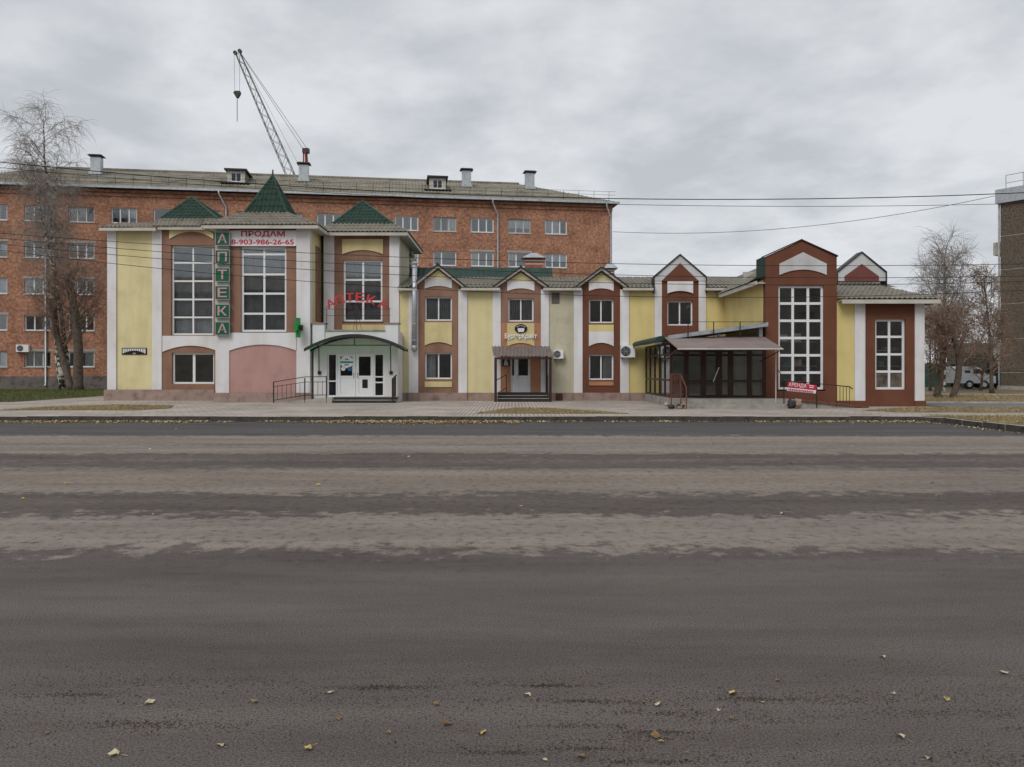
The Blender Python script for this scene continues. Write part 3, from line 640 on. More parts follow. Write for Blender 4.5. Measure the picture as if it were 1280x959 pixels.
for a, b, mt_ in segs:
    pr = {'white_wall': .07}.get(mt_, 0.0)
    if mt_ in ('brown_old', 'orange_wall', 'brown_new'): pr = .03
    hs = [h for h in H_ if h[0] < X(b, DM) and h[1] > X(a, DM)]
    nm = 'pilaster' if mt_ == 'white_wall' else 'wall'
    if mt_ == 'orange_wall':
        zc_ = Z(404, DM); lo = [(h[0], h[1], h[2], min(h[3], zc_)) for h in hs if h[2] < zc_]; up = [(h[0], h[1], max(h[2], zc_+.001), h[3]) for h in hs if h[3] > zc_]
        wall(nm, DM-pr, X(a, DM)+.001, X(b, DM)-.001, G, zc_, lo, .3+pr, 'orange_wall', shop); wall(nm, DM-pr, X(a, DM)+.001, X(b, DM)-.001, zc_+.001, ZE, up, .3+pr, 'brown_old', shop); continue
    wall(nm, DM-pr, X(a, DM)+.001, X(b, DM)-.001, G, ZE if a < 818 or a >= 882 else Z(352, DM), hs, .3+pr, mt_, shop)
    MB().box(X(a, DM)+.002, X(b, DM)-.002, DM-pr-.10-(.02 if pr > .05 else 0), DM-pr-.002, G-.1, Z(PB, DM)).build('plinth', 'plinth', shop) if not (626 <= a < 676 or a >= 827) else None
MB().box(X(919, DM), 18.0, DM, DM+.3, G, ZE).build('wall', 'yellow_new', shop)
MB().box(X(499, DM), 18.0, DM+9.7, DM+10, G, ZE).build('wall', 'beige', shop)
MB().box(17.7, 18.0, DM+.31, DM+9.69, G, ZE).build('wall', 'yellow_new', shop)
MB().box(X(499, DM)+.3, 17.6, DM+.35, DM+9.6, Z(420, DM)-.1, Z(420, DM)+.1).build('floor_slab', 'interior', shop)
MB().box(X(499, DM)+.3, 17.6, DM+4.6, DM+4.7, G, ZE).build('partition', 'interior', shop)
for (a, b, c, d) in win_up: swin(DM, a, b, c, d, [.5], [], back='blind' if a < 700 else None, backd=.2)
for (a, b, c, d) in win_lo: swin(DM, a, b, c, d, [.5], [], back='curtain', backd=.35)
swin(DM, 834, 866, 376, 407, [.5], [])
# bay decoration
for i, (a, b, c, d, mt_) in enumerate(mid_bays):
    top = (349, 352, 352)[i]; 
    arch_panel('arch_panel', DM-.03, c, d, top, top+12, .13, 'white_wall' if i else 'grey_wall', proud=.04)
    if i == 0:
        arch_panel('arch_panel', DM-.03, c, d, 403, 432, .16, 'cream'); wbox('panel', DM-.03, c, d, 477, 484, 'cream')
    if i == 1: arch_panel('arch_panel', DM-.03, c, d, 404, 433, .16, 'cream')
    if i == 2:
        wbox('panel', DM-.03, c, d, 406, 414, 'yellow_new'); arch_panel('arch_panel', DM-.03, c, d, 414.2, 433, .17, 'white_wall'); wbox('panel', DM-.03, c, d, 477, 482, 'orange_wall')
    # the gable: pediment wall, rake boards and two tiled slopes running back into the roof
    cx = X((a+b)/2, DM); hw = X(b, DM)-cx+.06; za, zp = ZE-.04, Z((331, 334, 334)[i], DM-.4)-.12
    s_ = (zp-za)/(hw+.32)
    mt_ = 'brown_old' if i == 1 else mt_
    MB().prism([(cx-hw+.02, ZE+.001), (cx+hw-.02, ZE+.001), (cx+hw-.02, za+s_*.34), (cx, zp-.06), (cx-hw+.02, za+s_*.34)], DM-.03, DM+.27).build('gable', mt_, shop)
    gz = Z(top, DM); gw = (zp-.07-gz)/s_*.97; MB().prism([(cx-gw, gz+.004), (cx+gw, gz+.004), (cx, zp-.09)], DM-.05, DM-.031).build('gable_panel', 'yellow_old', shop)
    for sg in (-1, 1):
        e = (cx+sg*(hw+.32), za); t = (cx, zp)
        pts = [e, (e[0], e[1]+.10), (t[0], t[1]+.12), (t[0], t[1])]; pt2 = [(e[0], e[1]+.102), (e[0], e[1]+.16), (t[0], t[1]+.19), (t[0], t[1]+.122)]
        if sg > 0: pts = pts[::-1]; pt2 = pt2[::-1]
        MB().prism(pt2, DM-.36, DM-.25).build('rake_cap', 'dark_metal', shop)
        MB().prism(pts, DM-.30, DM-.25).build('rake_board', 'trim', shop)
        MB().hull8([(e[0], DM-.245, e[1]+.0), (t[0], DM-.245, t[1]), (t[0], DM+3.2, t[1]), (e[0], DM+3.2, e[1])], [(e[0], DM-.245, e[1]+.08), (t[0], DM-.245, t[1]+.08), (t[0], DM+3.2, t[1]+.08), (e[0], DM+3.2, e[1]+.08)]).build('gable_deck', 'trim', shop)
        roof_face('gable_roof', [(e[0], DM-.33, e[1]+.12), (e[0], DM+3.2, e[1]+.12), (t[0], DM+3.2, t[1]+.14), (t[0], DM-.33, t[1]+.14)], 'roof_green' if i < 2 else 'roof_tile', shop, res=4)
    m = MB(); m.tube((cx, DM-.46, zp+.16), (cx, DM+3.1, zp+.16), .06, 6); m.build('ridge_cap', 'green_metal' if i < 2 else 'roof_tile', shop)
# main roof, eave boards
RY, RH = DM+3.4, Z(347, DM+3.4)
sl_ = (RH-ZE-.04)/(RY-DM+.42); zm_ = ZE+.04+sl_*.80; ym_ = DM-.42+.80
roof_face('roof', [(X(498, DM), ym_, zm_), (12.38, ym_, zm_), (12.38, RY, RH), (X(498, DM), RY, RH)], 'roof_tile', shop)
for (a, b) in ((498, 522), (574.5, 625), (677.5, 727), (776.5, 818), (882, 921)):       # the eave stops at every bay
    xb_ = X(b, DM) if b < 900 else 12.38
    roof_face('roof', [(X(a, DM), DM-.42, ZE+.04), (xb_, DM-.42, ZE+.04), (xb_, ym_+.02, zm_+.02*sl_), (X(a, DM), ym_+.02, zm_+.02*sl_)], 'roof_tile', shop)
roof_face('roof', [(18.2, DM+10.4, ZE+.04), (X(498, DM), DM+10.4, ZE+.04), (X(498, DM), RY, RH), (18.2, RY, RH)], 'roof_tile', shop, pitch=.5, res=4, step=0)
roof_face('roof', [(12.4, DM-.42, ZE+.04), (18.2, DM-.42, ZE+.04), (18.2, RY, RH), (12.4, RY, RH)], 'roof_tile', shop)
gm = [(X(500, 40.3), 40.2, Z(349, 40.2)), (X(691, 40.3), 40.2, Z(349, 40.2)), (X(691, 40.3), 41.0, Z(335, 41)), (X(500, 40.3), 41.0, Z(335, 41))]
roof_face('upper_roof', gm, 'green_metal', shop, pitch=.3, amp=.015, step=0, res=4)
MB().box(gm[0][0], gm[1][0], 41.02, 44, RH-.3, Z(335, 41)-.02).build('attic', 'green_metal', shop)
for (a, b) in ((497, 521), (576, 625), (679, 727), (779, 817), (883, 919)):
    MB().box(X(a, DM-.4), X(b, DM-.4), DM-.40, DM-.34, ZE-.08, ZE+.04).build('fascia', 'trim', shop)
    MB().box(X(a, DM-.4), X(b, DM-.4), DM-.335, DM-.075, ZE-.06, ZE-.02).build('soffit', 'trim', shop)
# tall gable walls (818-882 and 1047-1107)
for k, (a, b, sh, ap, inn, mt_) in enumerate(((818, 882, 347, 319, 329, 'brown_new'), (1047, 1107, 341, 316, 330, 'dark_red'))):
    Dg = DM-.078; xa, xb, cx = X(a, Dg), X(b, Dg), X((a+b)/2, Dg); zs_, za, zi = Z(sh, Dg), Z(ap, Dg), Z(inn, Dg)
    zb = Z(351.5, DM)
    MB().prism([(xa, zb), (xb, zb), (xb, zs_), (cx, za), (xa, zs_)], Dg, Dg+.5).build('gable', 'grey_wall', shop)
    iw = (xb-xa)/2-.33; 
    MB().prism([(cx-iw, zb-.02), (cx+iw, zb-.02), (cx+iw, zs_-.17), (cx, zi), (cx-iw, zs_-.17)], Dg-.03, Dg-.002).build('gable_panel', mt_, shop)
    if k == 0: 
        arch_panel('arch_panel', DM-.03, 834, 866, 352, 367, .12, 'white_wall', proud=.085)
    for pts in ([(xa-.05, zs_-.02), (cx, za+.0), (cx, za+.06), (xa-.05, zs_+.05)], [(cx, za), (xb+.05, zs_-.02), (xb+.05, zs_+.05), (cx, za+.06)]):
        MB().prism(pts, Dg-.06, Dg+.56).build('coping', 'dark_metal', shop)
    for x_ in (xa-.05, xb+.002): MB().box(x_, x_+.048, Dg-.06, Dg+.56, zs_-.75, zs_-.03).build('coping', 'dark_metal', shop)
# small roof chimneys on the middle roof
def chim(px0, px1, py0, py1, D, label, mt_):
    c = thing('roof_vent', label, 'chimney', (X((px0+px1)/2, D), D, Z(py1, D)))
    hw = (X(px1, D)-X(px0, D))/2; h = Z(py0, D)-Z(py1, D)
    m = MB().box(-hw, hw, -.35, .35, -1.2, h); m.build('stack', mt_, c, local=True)
    m = MB().hull8([(-hw-.18, -.5, h+.02), (hw+.18, -.5, h+.02), (hw+.18, .5, h+.02), (-hw-.18, .5, h+.02)], [(-.15, -.1, h+.32), (.15, -.1, h+.32), (.15, .1, h+.32), (-.15, .1, h+.32)]); m.build('cap', 'galv', c, local=True)
    m = MB()
    for z in (h*.35, h*.7): m.box(-hw-.01, hw+.01, -.36, .36, z, z+.05)
    m.build('band', 'trim', c, local=True)
chim(656, 678, 324, 336, 42.5, 'red chimney with grey pyramid cap rising behind the green ridge', 'brick_red')
chim(758, 767, 337, 345, 41.5, 'small dark chimney beside the third gable below the brick corner', 'rust_metal')
chim(509, 513, 320, 336, 41.0, 'small dark chimney behind the metal flue by the pharmacy bay', 'dark_metal')

# --- pharmacy bay px 405..499 (three tall parts on the left share the eave)
EV = 8.13
def hip(cx0, cx1, y0, y1, ze, zs, inset, apex, inr=0, inb=0, tile='roof_tile', green='roof_green', ov=.5, finial=0):
    """tiled skirt with a steeper green cap on top"""
    a = [(cx0-ov, y0-ov, ze), (cx1+ov, y0-ov, ze), (cx1+ov, y1+ov, ze), (cx0-ov, y1+ov, ze)]
    b = [(cx0+inset, y0+inset, zs), (cx1-inset-inr, y0+inset, zs), (cx1-inset-inr, y1-inset-inb, zs), (cx0+inset, y1-inset-inb, zs)]
    for i in range(4):
        j = (i+1) % 4; roof_face('roof_skirt', [a[i], a[j], b[j], b[i]], tile, shop); roof_face('roof_cap', [b[i], b[j], apex], green, shop)
        MB().tube(a[i], b[i], .055, 6).build('hip_cap', tile, shop); MB().path([b[i], (apex[0], apex[1], apex[2]+.03)], [.075, .05], 6).build('hip_cap', 'green_metal', shop)
        p, q = Vector(a[i]), Vector(a[j]); d = (q-p).normalized(); n_ = Vector((d.y, -d.x, 0))
        p2, q2 = p-n_*.03, q-n_*.03
        MB().hull8([p2+Vector((0,0,-.16)), q2+Vector((0,0,-.16)), q2, p2], [p2-n_*.05+Vector((0,0,-.16)), q2-n_*.05+Vector((0,0,-.16)), q2-n_*.05, p2-n_*.05]).build('fascia', 'trim', shop)
    MB().box(cx0-ov+.1, cx1+ov-.1, y0-ov+.1, y1+ov-.1, ze-.10, ze-.04).build('soffit', 'trim', shop)
    if finial: MB().path([(apex[0], apex[1], apex[2]-.05), (apex[0], apex[1], apex[2]+finial)], [.05, .03], 6).build('finial', 'dark_metal', shop)
DP = 37.0
for a, b, mt_ in ((405, 418, 'white_wall'), (418, 487, 'brown_old'), (487, 499, 'white_wall')):
    pr = .08 if mt_ == 'white_wall' else 0
    wall('pilaster' if pr else 'wall', DP-pr, X(a, DP), X(b, DP)-.002, G, EV-.03, [hole(DP, 429, 478, 325, 402), hole(DP, 409, 480, 441, 496)] if not pr else [], .3+pr, mt_, shop)
MB().box(X(499, DP)-.3, X(499, DP)-.003, DP+.31, DP+6, ZE-.2, EV-.03).build('side_wall', 'beige', shop)
MB().box(X(499, DP)-.3, X(499, DP)-.003, DP+.31, DP+10, G, ZE-.21).build('side_wall', 'beige', shop)
arch_panel('arch_panel', DP, 428, 479, 299, 318, .2, 'cream'); wbox('panel', DP, 428, 482, 406, 414, 'cream')
swin(DP, 429, 478, 325, 402, [.5], [.33, .68], back='blind', fw=.09, mw=.09, backd=.3)
hip(X(405, DP), X(499, DP), DP, DP+5.0, EV, Z(280, DP+.3), .32, (X(453, DP+2.5), DP+2.5, Z(252, DP+2.5)))
# --- steeple tower px 270..388
DT = 35.2
for a, b, mt_ in ((270, 287, 'white_wall'), (287, 371, 'brown_old'), (371, 388, 'white_wall')):
    pr = .07 if mt_ == 'white_wall' else 0
    hs = [hole(DT, 301, 358, 308, 415)] if not pr else []
    wall('pilaster' if pr else 'wall', DT-pr, X(a, DT), X(b, DT)-.002, G, EV-.03, hs, .3+pr, mt_, shop)
MB().box(X(388, DT)-.3, X(388, DT)-.003, DT+.31, DM+6, G, EV-.03).build('side_wall', 'yellow_old', shop)
MB().box(X(270, DT)+.003, X(270, DT)+.3, DT+.31, DM+6, G, EV-.03).build('side_wall', 'yellow_old', shop)
MB().box(X(388, DT)-.001, X(388, DT)+.03, DT+.9, DM-.1, Z(400, DT), EV-.7).build('side_panel', 'brown_old', shop)
swin(DT, 301, 358, 308, 415, [.5], [.215, .45, .675, .91], back='blind', fw=.10, mw=.09, backd=.3)
arch_panel('arch_band', DT, 287, 371.5, 416, 438.5, .28, 'white_wall', proud=.07)
wbox('blind_arch', DT, 287, 371, 416.3, 491, 'pink', proud=.02)
MB().box(X(269, DT), X(390, DT), DT-.22, DT-.075, G-.1, Z(491, DT)).build('plinth', 'plinth', shop)
hip(X(270, DT), X(388, DT), DT, DT+4.3, EV, Z(267, DT+1.2), .98, (X(341, DT+1.98), DT+1.98, Z(220, DT+1.98)), inr=.40, inb=.35, finial=.3)
# --- left wing px 135..272
DL = 37.3; EL = Z(287, DL)
for a, b, mt_ in ((135, 146, 'white_wall'), (146, 191, 'yellow_old'), (191, 203, 'white_wall'), (203, 275, 'brown_old')):
    pr = .08 if mt_ == 'white_wall' else (.03 if mt_ == 'brown_old' else 0)
    hs = [hole(DL, 214, 267, 307, 419), hole(DL, 215, 268, 441, 480)] if mt_ == 'brown_old' else []
    wall('pilaster' if mt_ == 'white_wall' else 'wall', DL-pr, X(a, DL), X(b, DL)-.002, G, EL, hs, .3+pr, mt_, shop)
MB().box(X(133, DL), X(270, DL), DL-.25, DL-.09, G-.1, Z(487, DL)).build('plinth', 'plinth', shop)
MB().box(X(135, DL)+.002, X(135, DL)+.3, DL+.31, DL+9, G, EL).build('side_wall', 'yellow_old', shop)
MB().box(X(135, DL), X(405, DL), DL+9.01, DL+9.3, G, EL).build('wall', 'beige', shop)
MB().box(X(135, DL)+.1, X(499, DM)-.35, DM+.6, DL+9, EL-.25, EL-.16).build('flat_roof', 'slate', shop)
MB().box(X(135, DL)+.35, X(499, DM)-.35, DM+.45, DL+8.9, Z(420, DL)-.1, Z(420, DL)+.1).build('floor_slab', 'interior', shop)
MB().box(X(135, DL)+.35, X(499, DM)-.35, DM+4.6, DM+4.7, G, EL-.3).build('partition', 'interior', shop)
arch_panel('arch_panel', DL-.03, 212, 267, 284, 299, .36, 'yellow_old')
swin(DL, 214, 267, 307, 419, [.5], [.2, .4, .605, .81], fw=.09, mw=.08, back=None)
for (za_, zb_, xa_, xb_, mt_) in ((Z(417, DL), Z(398, DL), 216, 265, 'curtain'), (Z(394, DL), Z(353, DL), 216, 265, 'blind')): MB().box(X(xa_, DL), X(xb_, DL), DL+.34, DL+.36, za_, zb_).build('window_screen', mt_, shop)
swin(DL, 215, 268, 441, 480, [.5], [], fw=.09, mw=.12, back=None)
arch_panel('arch_band', DL-.03, 203.4, 275, 420, 440, .30, 'white_wall')
roof_face('roof_skirt', [(X(129, DL), DL-.5, EL), (X(200, DL), DL-.5, EL), (X(200, DL), DL+.6, EL+.42), (X(129, DL)+.5, DL+.6, EL+.42)], 'roof_tile', shop)
roof_face('roof_skirt', [(X(129, DL), DL+9.5, EL), (X(129, DL), DL-.5, EL), (X(129, DL)+.5, DL+.6, EL+.42), (X(129, DL)+.5, DL+9.5, EL+.42)], 'roof_tile', shop)
MB().box(X(130, DL), X(200, DL), DL-.48, DL-.42, EL-.14, EL).build('fascia', 'trim', shop)
MB().box(X(130, DL), X(200, DL), DL-.415, DL-.085, EL-.05, EL-.01).build('soffit', 'trim', shop)
hip(X(203, DL), X(272, DL), DL-.05, DL+4.2, EL+.10, Z(274.5, DL+.05), -.06, (X(240, DL+2), DL+2.0, Z(247, DL+2)), inr=.02, ov=.28)

# --- vestibule of the pharmacy
DV = 35.3; vt = Z(414, DV)
vh = [hole(DV, 409, 480, 442, 496)]
wall('vestibule_wall', DV, X(392, DV), X(497, DV), G, vt, vh, .25, 'white_wall', shop)
for a, b in ((391, 406), (482, 498)): 
    MB().box(X(a, DV), X(b, DV), DV-.06, DV+.4, vt+.001 if False else Z(432, DV), Z(405, DV)).build('pier', 'white_wall', shop)
    MB().box(X(a, DV)-.05, X(b, DV)+.05, DV-.11, DV+.45, Z(405, DV)+.001, Z(403.6, DV)).build('coping', 'plinth', shop)
MB().box(X(406, DV)+.01, X(482, DV)-.01, DV-.04, DV+.29, vt+.001, vt+.06).build('coping', 'concrete', shop)
MB().box(X(392, DV), X(392, DV)+.2, DV+.26, DM-.1, G, vt).build('vestibule_wall', 'white_wall', shop)
MB().box(X(497, DV)-.2, X(497, DV), DV+.26, DM-.1, G, vt).build('vestibule_wall', 'white_wall', shop)
MB().box(X(392, DV)+.21, X(497, DV)-.21, DV+.26, DM-.1, vt-.2, vt-.05).build('vestibule_roof', 'concrete', shop)
b_ = base_of(shop)
def vwin(px0, px1, py0, py1, cols, rows, name='window', **k):
    x, z = X(px0, DV), Z(py1, DV); return window(shop, x-b_.x, DV+.08-b_.y, z-b_.z, X(px1, DV)-x, Z(py0, DV)-z, cols, rows, name=name, sill=False, glass='glass_dark', **k)
vwin(409, 421, 442, 496, [], [.12, .36, .42] if False else [.36], fw=.06)
vwin(467, 480, 442, 496, [], [.33, .46], fw=.06)
for k, (a, c) in enumerate(((421.2, 443.8), (444.2, 466.8))):
    d = vwin(a, c, 442, 496, [], [.46], name='door', fw=.14, mw=.10, skip=((0, 0),))
    w_ = X(c, DV)-X(a, DV); h = Z(442, DV)-Z(496, DV)
    link('door_panel', MB().box(.145, w_-.145, .02, .05, .145, h*.46-.055).mesh('door_panel'), 'white_pvc', d)
    link('handle', MB().box(w_-.10 if k == 0 else .07, w_-.07 if k == 0 else .10, -.05, -.003, h*.44, h*.56).mesh('handle'), 'galv', d)
    if k == 1: link('notice', MB().box(w_*.36, w_*.66, .008, .018, h*.20, h*.40).mesh('notice'), 'black', d)

# --- right block: brown stair tower px 957..1046 and right wing to px 1155, at D = 31
DR = 31.0
tx0, tx1 = X(957, DR), X(1046, DR); sh = Z(321, DR); ap = Z(300.5, DR)
wall('wall', DR, tx0, tx1, G, sh, [hole(DR, 973, 1030, 357, 487)], .3, 'brown_new', shop)
MB().prism([(tx0, sh+.001), (tx1, sh+.001), ((tx0+tx1)/2, ap)], DR, DR+.3).build('gable', 'brown_new', shop)
MB().box(tx0, tx0+.3, DR+.31, DM-.01, 3.2, 5.25).build('side_wall', 'yellow_new', shop); MB().box(tx0, tx0+.3, DR+.31, DM-.01, G, 3.199).build('side_wall', 'beige', shop)
MB().box(tx0-.14, tx0-.002, DR-.0, DR+.75, 5.35, sh-.02).build('flashing', 'green_metal', shop)
MB().box(tx0+.001, tx0+.29, DR+.31, DR+.75, 5.26, sh-.03).build('side_wall', 'brown_new', shop)
MB().box(tx1-.3, tx1-.001, DR+.31, DM-.01, G, sh-.05).build('side_wall', 'brown_new', shop)
cx = (tx0+tx1)/2
for pts in ([(tx0-.04, sh), (cx, ap), (cx, ap+.05), (tx0-.04, sh+.05)], [(cx, ap), (tx1+.04, sh), (tx1+.04, sh+.05), (cx, ap+.05)]): MB().prism(pts, DR-.05, DR+.4).build('coping', 'brown_frame', shop)
pn = [(X(974, DR), Z(344, DR))]+[(X(974+59*i/10, DR), Z(344, DR)+.22*(1-(2*i/10-1)**2)) for i in range(1, 10)]+[(X(1033, DR), Z(344, DR)), (X(1033, DR), Z(330, DR)), (X(1003.5, DR), Z(315.5, DR)), (X(974, DR), Z(330, DR))]
m = MB(); mid_ = (X(1003.5, DR), Z(332, DR))
for i in range(len(pn)):
    p, q = pn[i], pn[(i+1) % len(pn)]; m.prism([mid_, p, q], DR-.04, DR-.003)
m.build('arch_panel', 'grey_wall', shop)
swin(DR, 973, 1030, 357, 487, [.335, .67], [1/6*i-.004 for i in range(1, 6)], fw=.09, mw=.10, back=None)
# tower roof slopes (left slope is seen over the yellow side wall)
roof_face('roof', [(tx0-.42, DM+4, 5.18), (tx0-.42, DR+.76, 5.18), (cx+.1, DR+.76, 6.42), (cx+.1, DM+4, 6.42)], 'roof_tile', shop)
roof_face('roof', [(tx1+.2, DR+.5, 5.3), (tx1+.2, DM+4, 5.3), (cx+.1, DM+4, 6.42), (cx+.1, DR+.5, 6.42)], 'roof_tile', shop)
MB().box(tx0-.40, tx0-.34, DR+.0, DM-.45, 5.02, 5.18).build('fascia', 'trim', shop)
MB().box(tx0-.335, tx0-.003, DR+.02, DM-.45, 5.08, 5.12).build('soffit', 'trim', shop)
# right wing
rx1 = X(1155, DR); ER = Z(377, DR)
for a, b, mt_ in ((1046, 1068, 'yellow_new'), (1068, 1081, 'white_wall'), (1081, 1143, 'brown_new'), (1143, 1155, 'white_wall')):
    pr = .07 if mt_ == 'white_wall' else (.03 if mt_ == 'brown_new' else 0)
    zb = Z(501, DR) if mt_ != 'brown_new' else G
    wall('pilaster' if mt_ == 'white_wall' else 'wall', DR-pr+.02, X(a, DR)+.002, X(b, DR)-.001, zb, ER, [hole(DR, 1094, 1132, 399, 487)] if mt_ == 'brown_new' else [], .3+pr, mt_, shop)
MB().box(tx1+.004, X(1081, DR), DR-.06, DR+.3, G-.05, Z(501, DR)-.002).build('plinth', 'brown_new', shop)
MB().box(X(1143, DR)+.003, rx1+.05, DR-.06, DR+.3, G-.05, Z(501, DR)-.002).build('plinth', 'brown_new', shop)
MB().box(rx1-.3, rx1-.002, DR+.33, DM-.01, G, ER).build('side_wall', 'brown_new', shop)
MB().box(tx1+.01, rx1-.31, DR+4.0, DR+4.1, G, ER).build('partition', 'interior', shop)
MB().box(tx0+.31, tx1-.31, DR+4.0, DR+4.1, G, sh-.1).build('partition', 'interior', shop)
wq = swin(DR, 1094, 1132, 399, 487, [.5], [.255, .5, .75], fw=.09, mw=.09, back=None)
for i in range(2):
    ww = X(1132, DR)-X(1094, DR); hh = Z(399, DR)-Z(487, DR)
    link('poster', MB().box(.09+i*ww*.5, ww*.5-.05+i*ww*.5-(.03 if i else 0), .045, .05, .10, hh*.25-.05).mesh('poster'), 'poster', wq)
rg = random.Random(12)
for (xa_, xb_, zz_) in ((tx0+.5, tx1-.5, (.95, 1.75, 2.75)), (tx1+1.3, rx1-.6, (1.1, 1.75, 2.4))):
    for z_ in zz_:
        sh_ = MB().box(xa_, xb_, DR+.75, DR+1.15, z_, z_+.04).build('display_shelf', 'trim', shop); x_ = xa_+.05
        while x_ < xb_-.3:
            w_ = rg.uniform(.12, .34)
            if rg.random() < .75: MB().box(x_, x_+w_, DR+.8, DR+1.05, z_+.041, z_+rg.uniform(.14, .5)).build('goods', rg.choice(['white_pvc', 'poster', 'leaf_tan', 'teal', 'sign_pink', 'concrete']), sh_)
            x_ += w_+.05
e0, e1 = tx1+.02, rx1+.42; zt = 5.22
roof_face('roof', [(e0, DR-.5, ER+.05), (e1, DR-.5, ER+.05), (X(1103, 33.2), 33.4, zt), (e0, 33.4, zt)], 'roof_tile', shop)
roof_face('roof', [(e1, DR-.5, ER+.05), (e1, DM, ER+.05), (X(1103, 33.2), DM, zt), (X(1103, 33.2), 33.4, zt)], 'roof_tile', shop)
MB().box(e0, X(1103, 33.2), 33.41, DM-.2, zt-.1, zt).build('flat_roof', 'slate', shop)
MB().box(e0, e1-.02, DR-.48, DR-.42, ER-.12, ER+.04).build('fascia', 'trim', shop)
MB().box(e1-.08, e1-.02, DR-.41, DM, ER-.12, ER+.04).build('fascia', 'trim', shop)
MB().box(e0, e1-.09, DR-.415, DM-.2, ER+.001, ER+.03).build('soffit', 'trim', shop)
m = MB().path([(X(917, DM-.1), DM-.12, ZE-.1), (X(917, DM-.1), DM-.12, 3.6)], .05, 8); m.build('downpipe', 'trim', shop, smooth=True)

# --- glazed porch between the gable and the stair tower
gx0, gx1 = 6.34, tx0-.02
pz = Z(497.5, DR)
porch = thing('glazed_porch', 'dark brown framed glazed porch with sloping grey roof beside the brown tower', 'porch', ((gx0+gx1)/2, 34, G))
pb = base_of(porch)
MB().box(gx0-.02, gx1, 29.75, DM-.13, G-.1, pz).build('platform', 'concrete', porch)
MB().box(gx0+.1, 10.9, 29.35, 29.74, G-.1, G+.17).build('step', 'concrete', porch)
MB().box(gx1+.001, 10.9, 29.75, DR-.07, G-.1, pz-.01).build('landing', 'concrete', porch)
ex = [X(q, DR) for q in (838, 858, 879, 899, 914, 937, 955)]
zr = [pz+.01, Z(476.5, DR), Z(444, DR), Z(436, DR)]
ex[0], ex[-1] = gx0, gx1
for i in range(6):
    w_ = ex[i+1]-ex[i]; h = zr[3]-zr[0]
    o = window(porch, ex[i]-pb.x, DR-pb.y, zr[0]-pb.z, w_-.004, h, [], [(zr[1]-zr[0])/h, (zr[2]-zr[0])/h], fw=.09 if i not in (2, 3) else .12, mw=.09, frame='brown_frame', glass='glass', sill=False, name='door' if i in (2, 3) else 'glazed_panel')
    if i == 2: link('handle', MB().tube((w_-.25, -.05, h*.33), (w_-.02, -.05, h*.62), .02, 6).mesh('handle'), 'white_pvc', o)
side = MB()
o_side = []
for i in range(5):
    y0 = DR+.08+(DM-.3-DR)*i/5; y1 = DR+.08+(DM-.3-DR)*(i+1)/5-.01; m = MB(); zz = [pz+.01, Z(476.5, DR), Z(444, DR), 2.72]
    for z in zz: m.box(gx0, gx0+.07, y0+.05, y1-.05, z if z < 2.5 else z-.08, z+.08 if z < 2.5 else z)
    m.box(gx0-.003, gx0+.075, y0, y0+.05, pz+.01, 2.72); m.box(gx0-.003, gx0+.075, y1-.05, y1, pz+.01, 2.72)
    f = m.build('glazed_panel', 'brown_frame', porch)
    for j in range(3):
        p = MB().box(gx0+.03, gx0+.042, y0+.05, y1-.05, zz[j]+.08, zz[j+1]-(.08 if j == 2 else 0)).build('pane', 'glass', f)
zl, zh = Z(424, DR), Z(404.5, DR)
MB().hull8([(gx0-.15, 30.7, zl-.03), (gx1, 30.7, zh-.16), (gx1, DM-.18, zh-.16), (gx0-.15, DM-.18, zl-.03)], [(gx0-.15, 30.7, zl+.10), (gx1, 30.7, zh), (gx1, DM-.18, zh), (gx0-.15, DM-.18, zl+.10)]).build('roof', 'porch_roof', porch)
MB().hull8([(gx0-.15, 30.62, zl-.02), (gx1, 30.62, zh-.13), (gx1, 30.695, zh-.13), (gx0-.15, 30.695, zl-.02)], [(gx0-.15, 30.62, zl+.13), (gx1, 30.62, zh+.03), (gx1, 30.695, zh+.03), (gx0-.15, 30.695, zl+.13)]).build('fascia', 'galv', porch)
for px in (899, 951): MB().box(X(px, DR)-.07, X(px, DR)+.07, DR-.0, DR+.12, zr[3]+.01, zl+(zh-zl)*(X(px, DR)-gx0)/(gx1-gx0)-.12).build('post', 'galv', porch)
m = MB().box(gx0+.01, gx1-.01, DR+.14, DR+.2, zr[3]-.02, zl-.06); m.build('beam', 'brown_frame', porch)
aw = MB().hull8([(X(830, DR), DR-.02, Z(422, DR)), (X(955.5, DR), DR-.02, Z(422, DR)), (X(979, 28.7), 28.7, Z(436.5, 28.7)), (X(847, 28.7), 28.7, Z(436.5, 28.7))],
                [(X(830, DR), DR-.02, Z(422, DR)+.03), (X(955.5, DR), DR-.02, Z(422, DR)+.03), (X(979, 28.7), 28.7, Z(436.5, 28.7)+.03), (X(847, 28.7), 28.7, Z(436.5, 28.7)+.03)])
aw.build('awning', 'awning', porch)
m = MB().tube((X(847, 28.7), 28.7, Z(436.5, 28.7)), (X(979, 28.7), 28.7, Z(436.5, 28.7)), .03, 6); m.build('awning_bar', 'trim', porch)
for px in (846.5, 978): MB().tube((X(px, 28.7), 28.72, Z(437, 28.7)), (X(px, 28.7)-.12, DR-.05, Z(452, DR)), .018, 5).build('awning_arm', 'brown_frame', porch)
m = MB().tube((X(972, 29.4), 29.6, Z(437, 29.4)), (X(972, 29.4), 29.6, G+.2), .022, 6); m.build('awning_post', 'trim', porch)
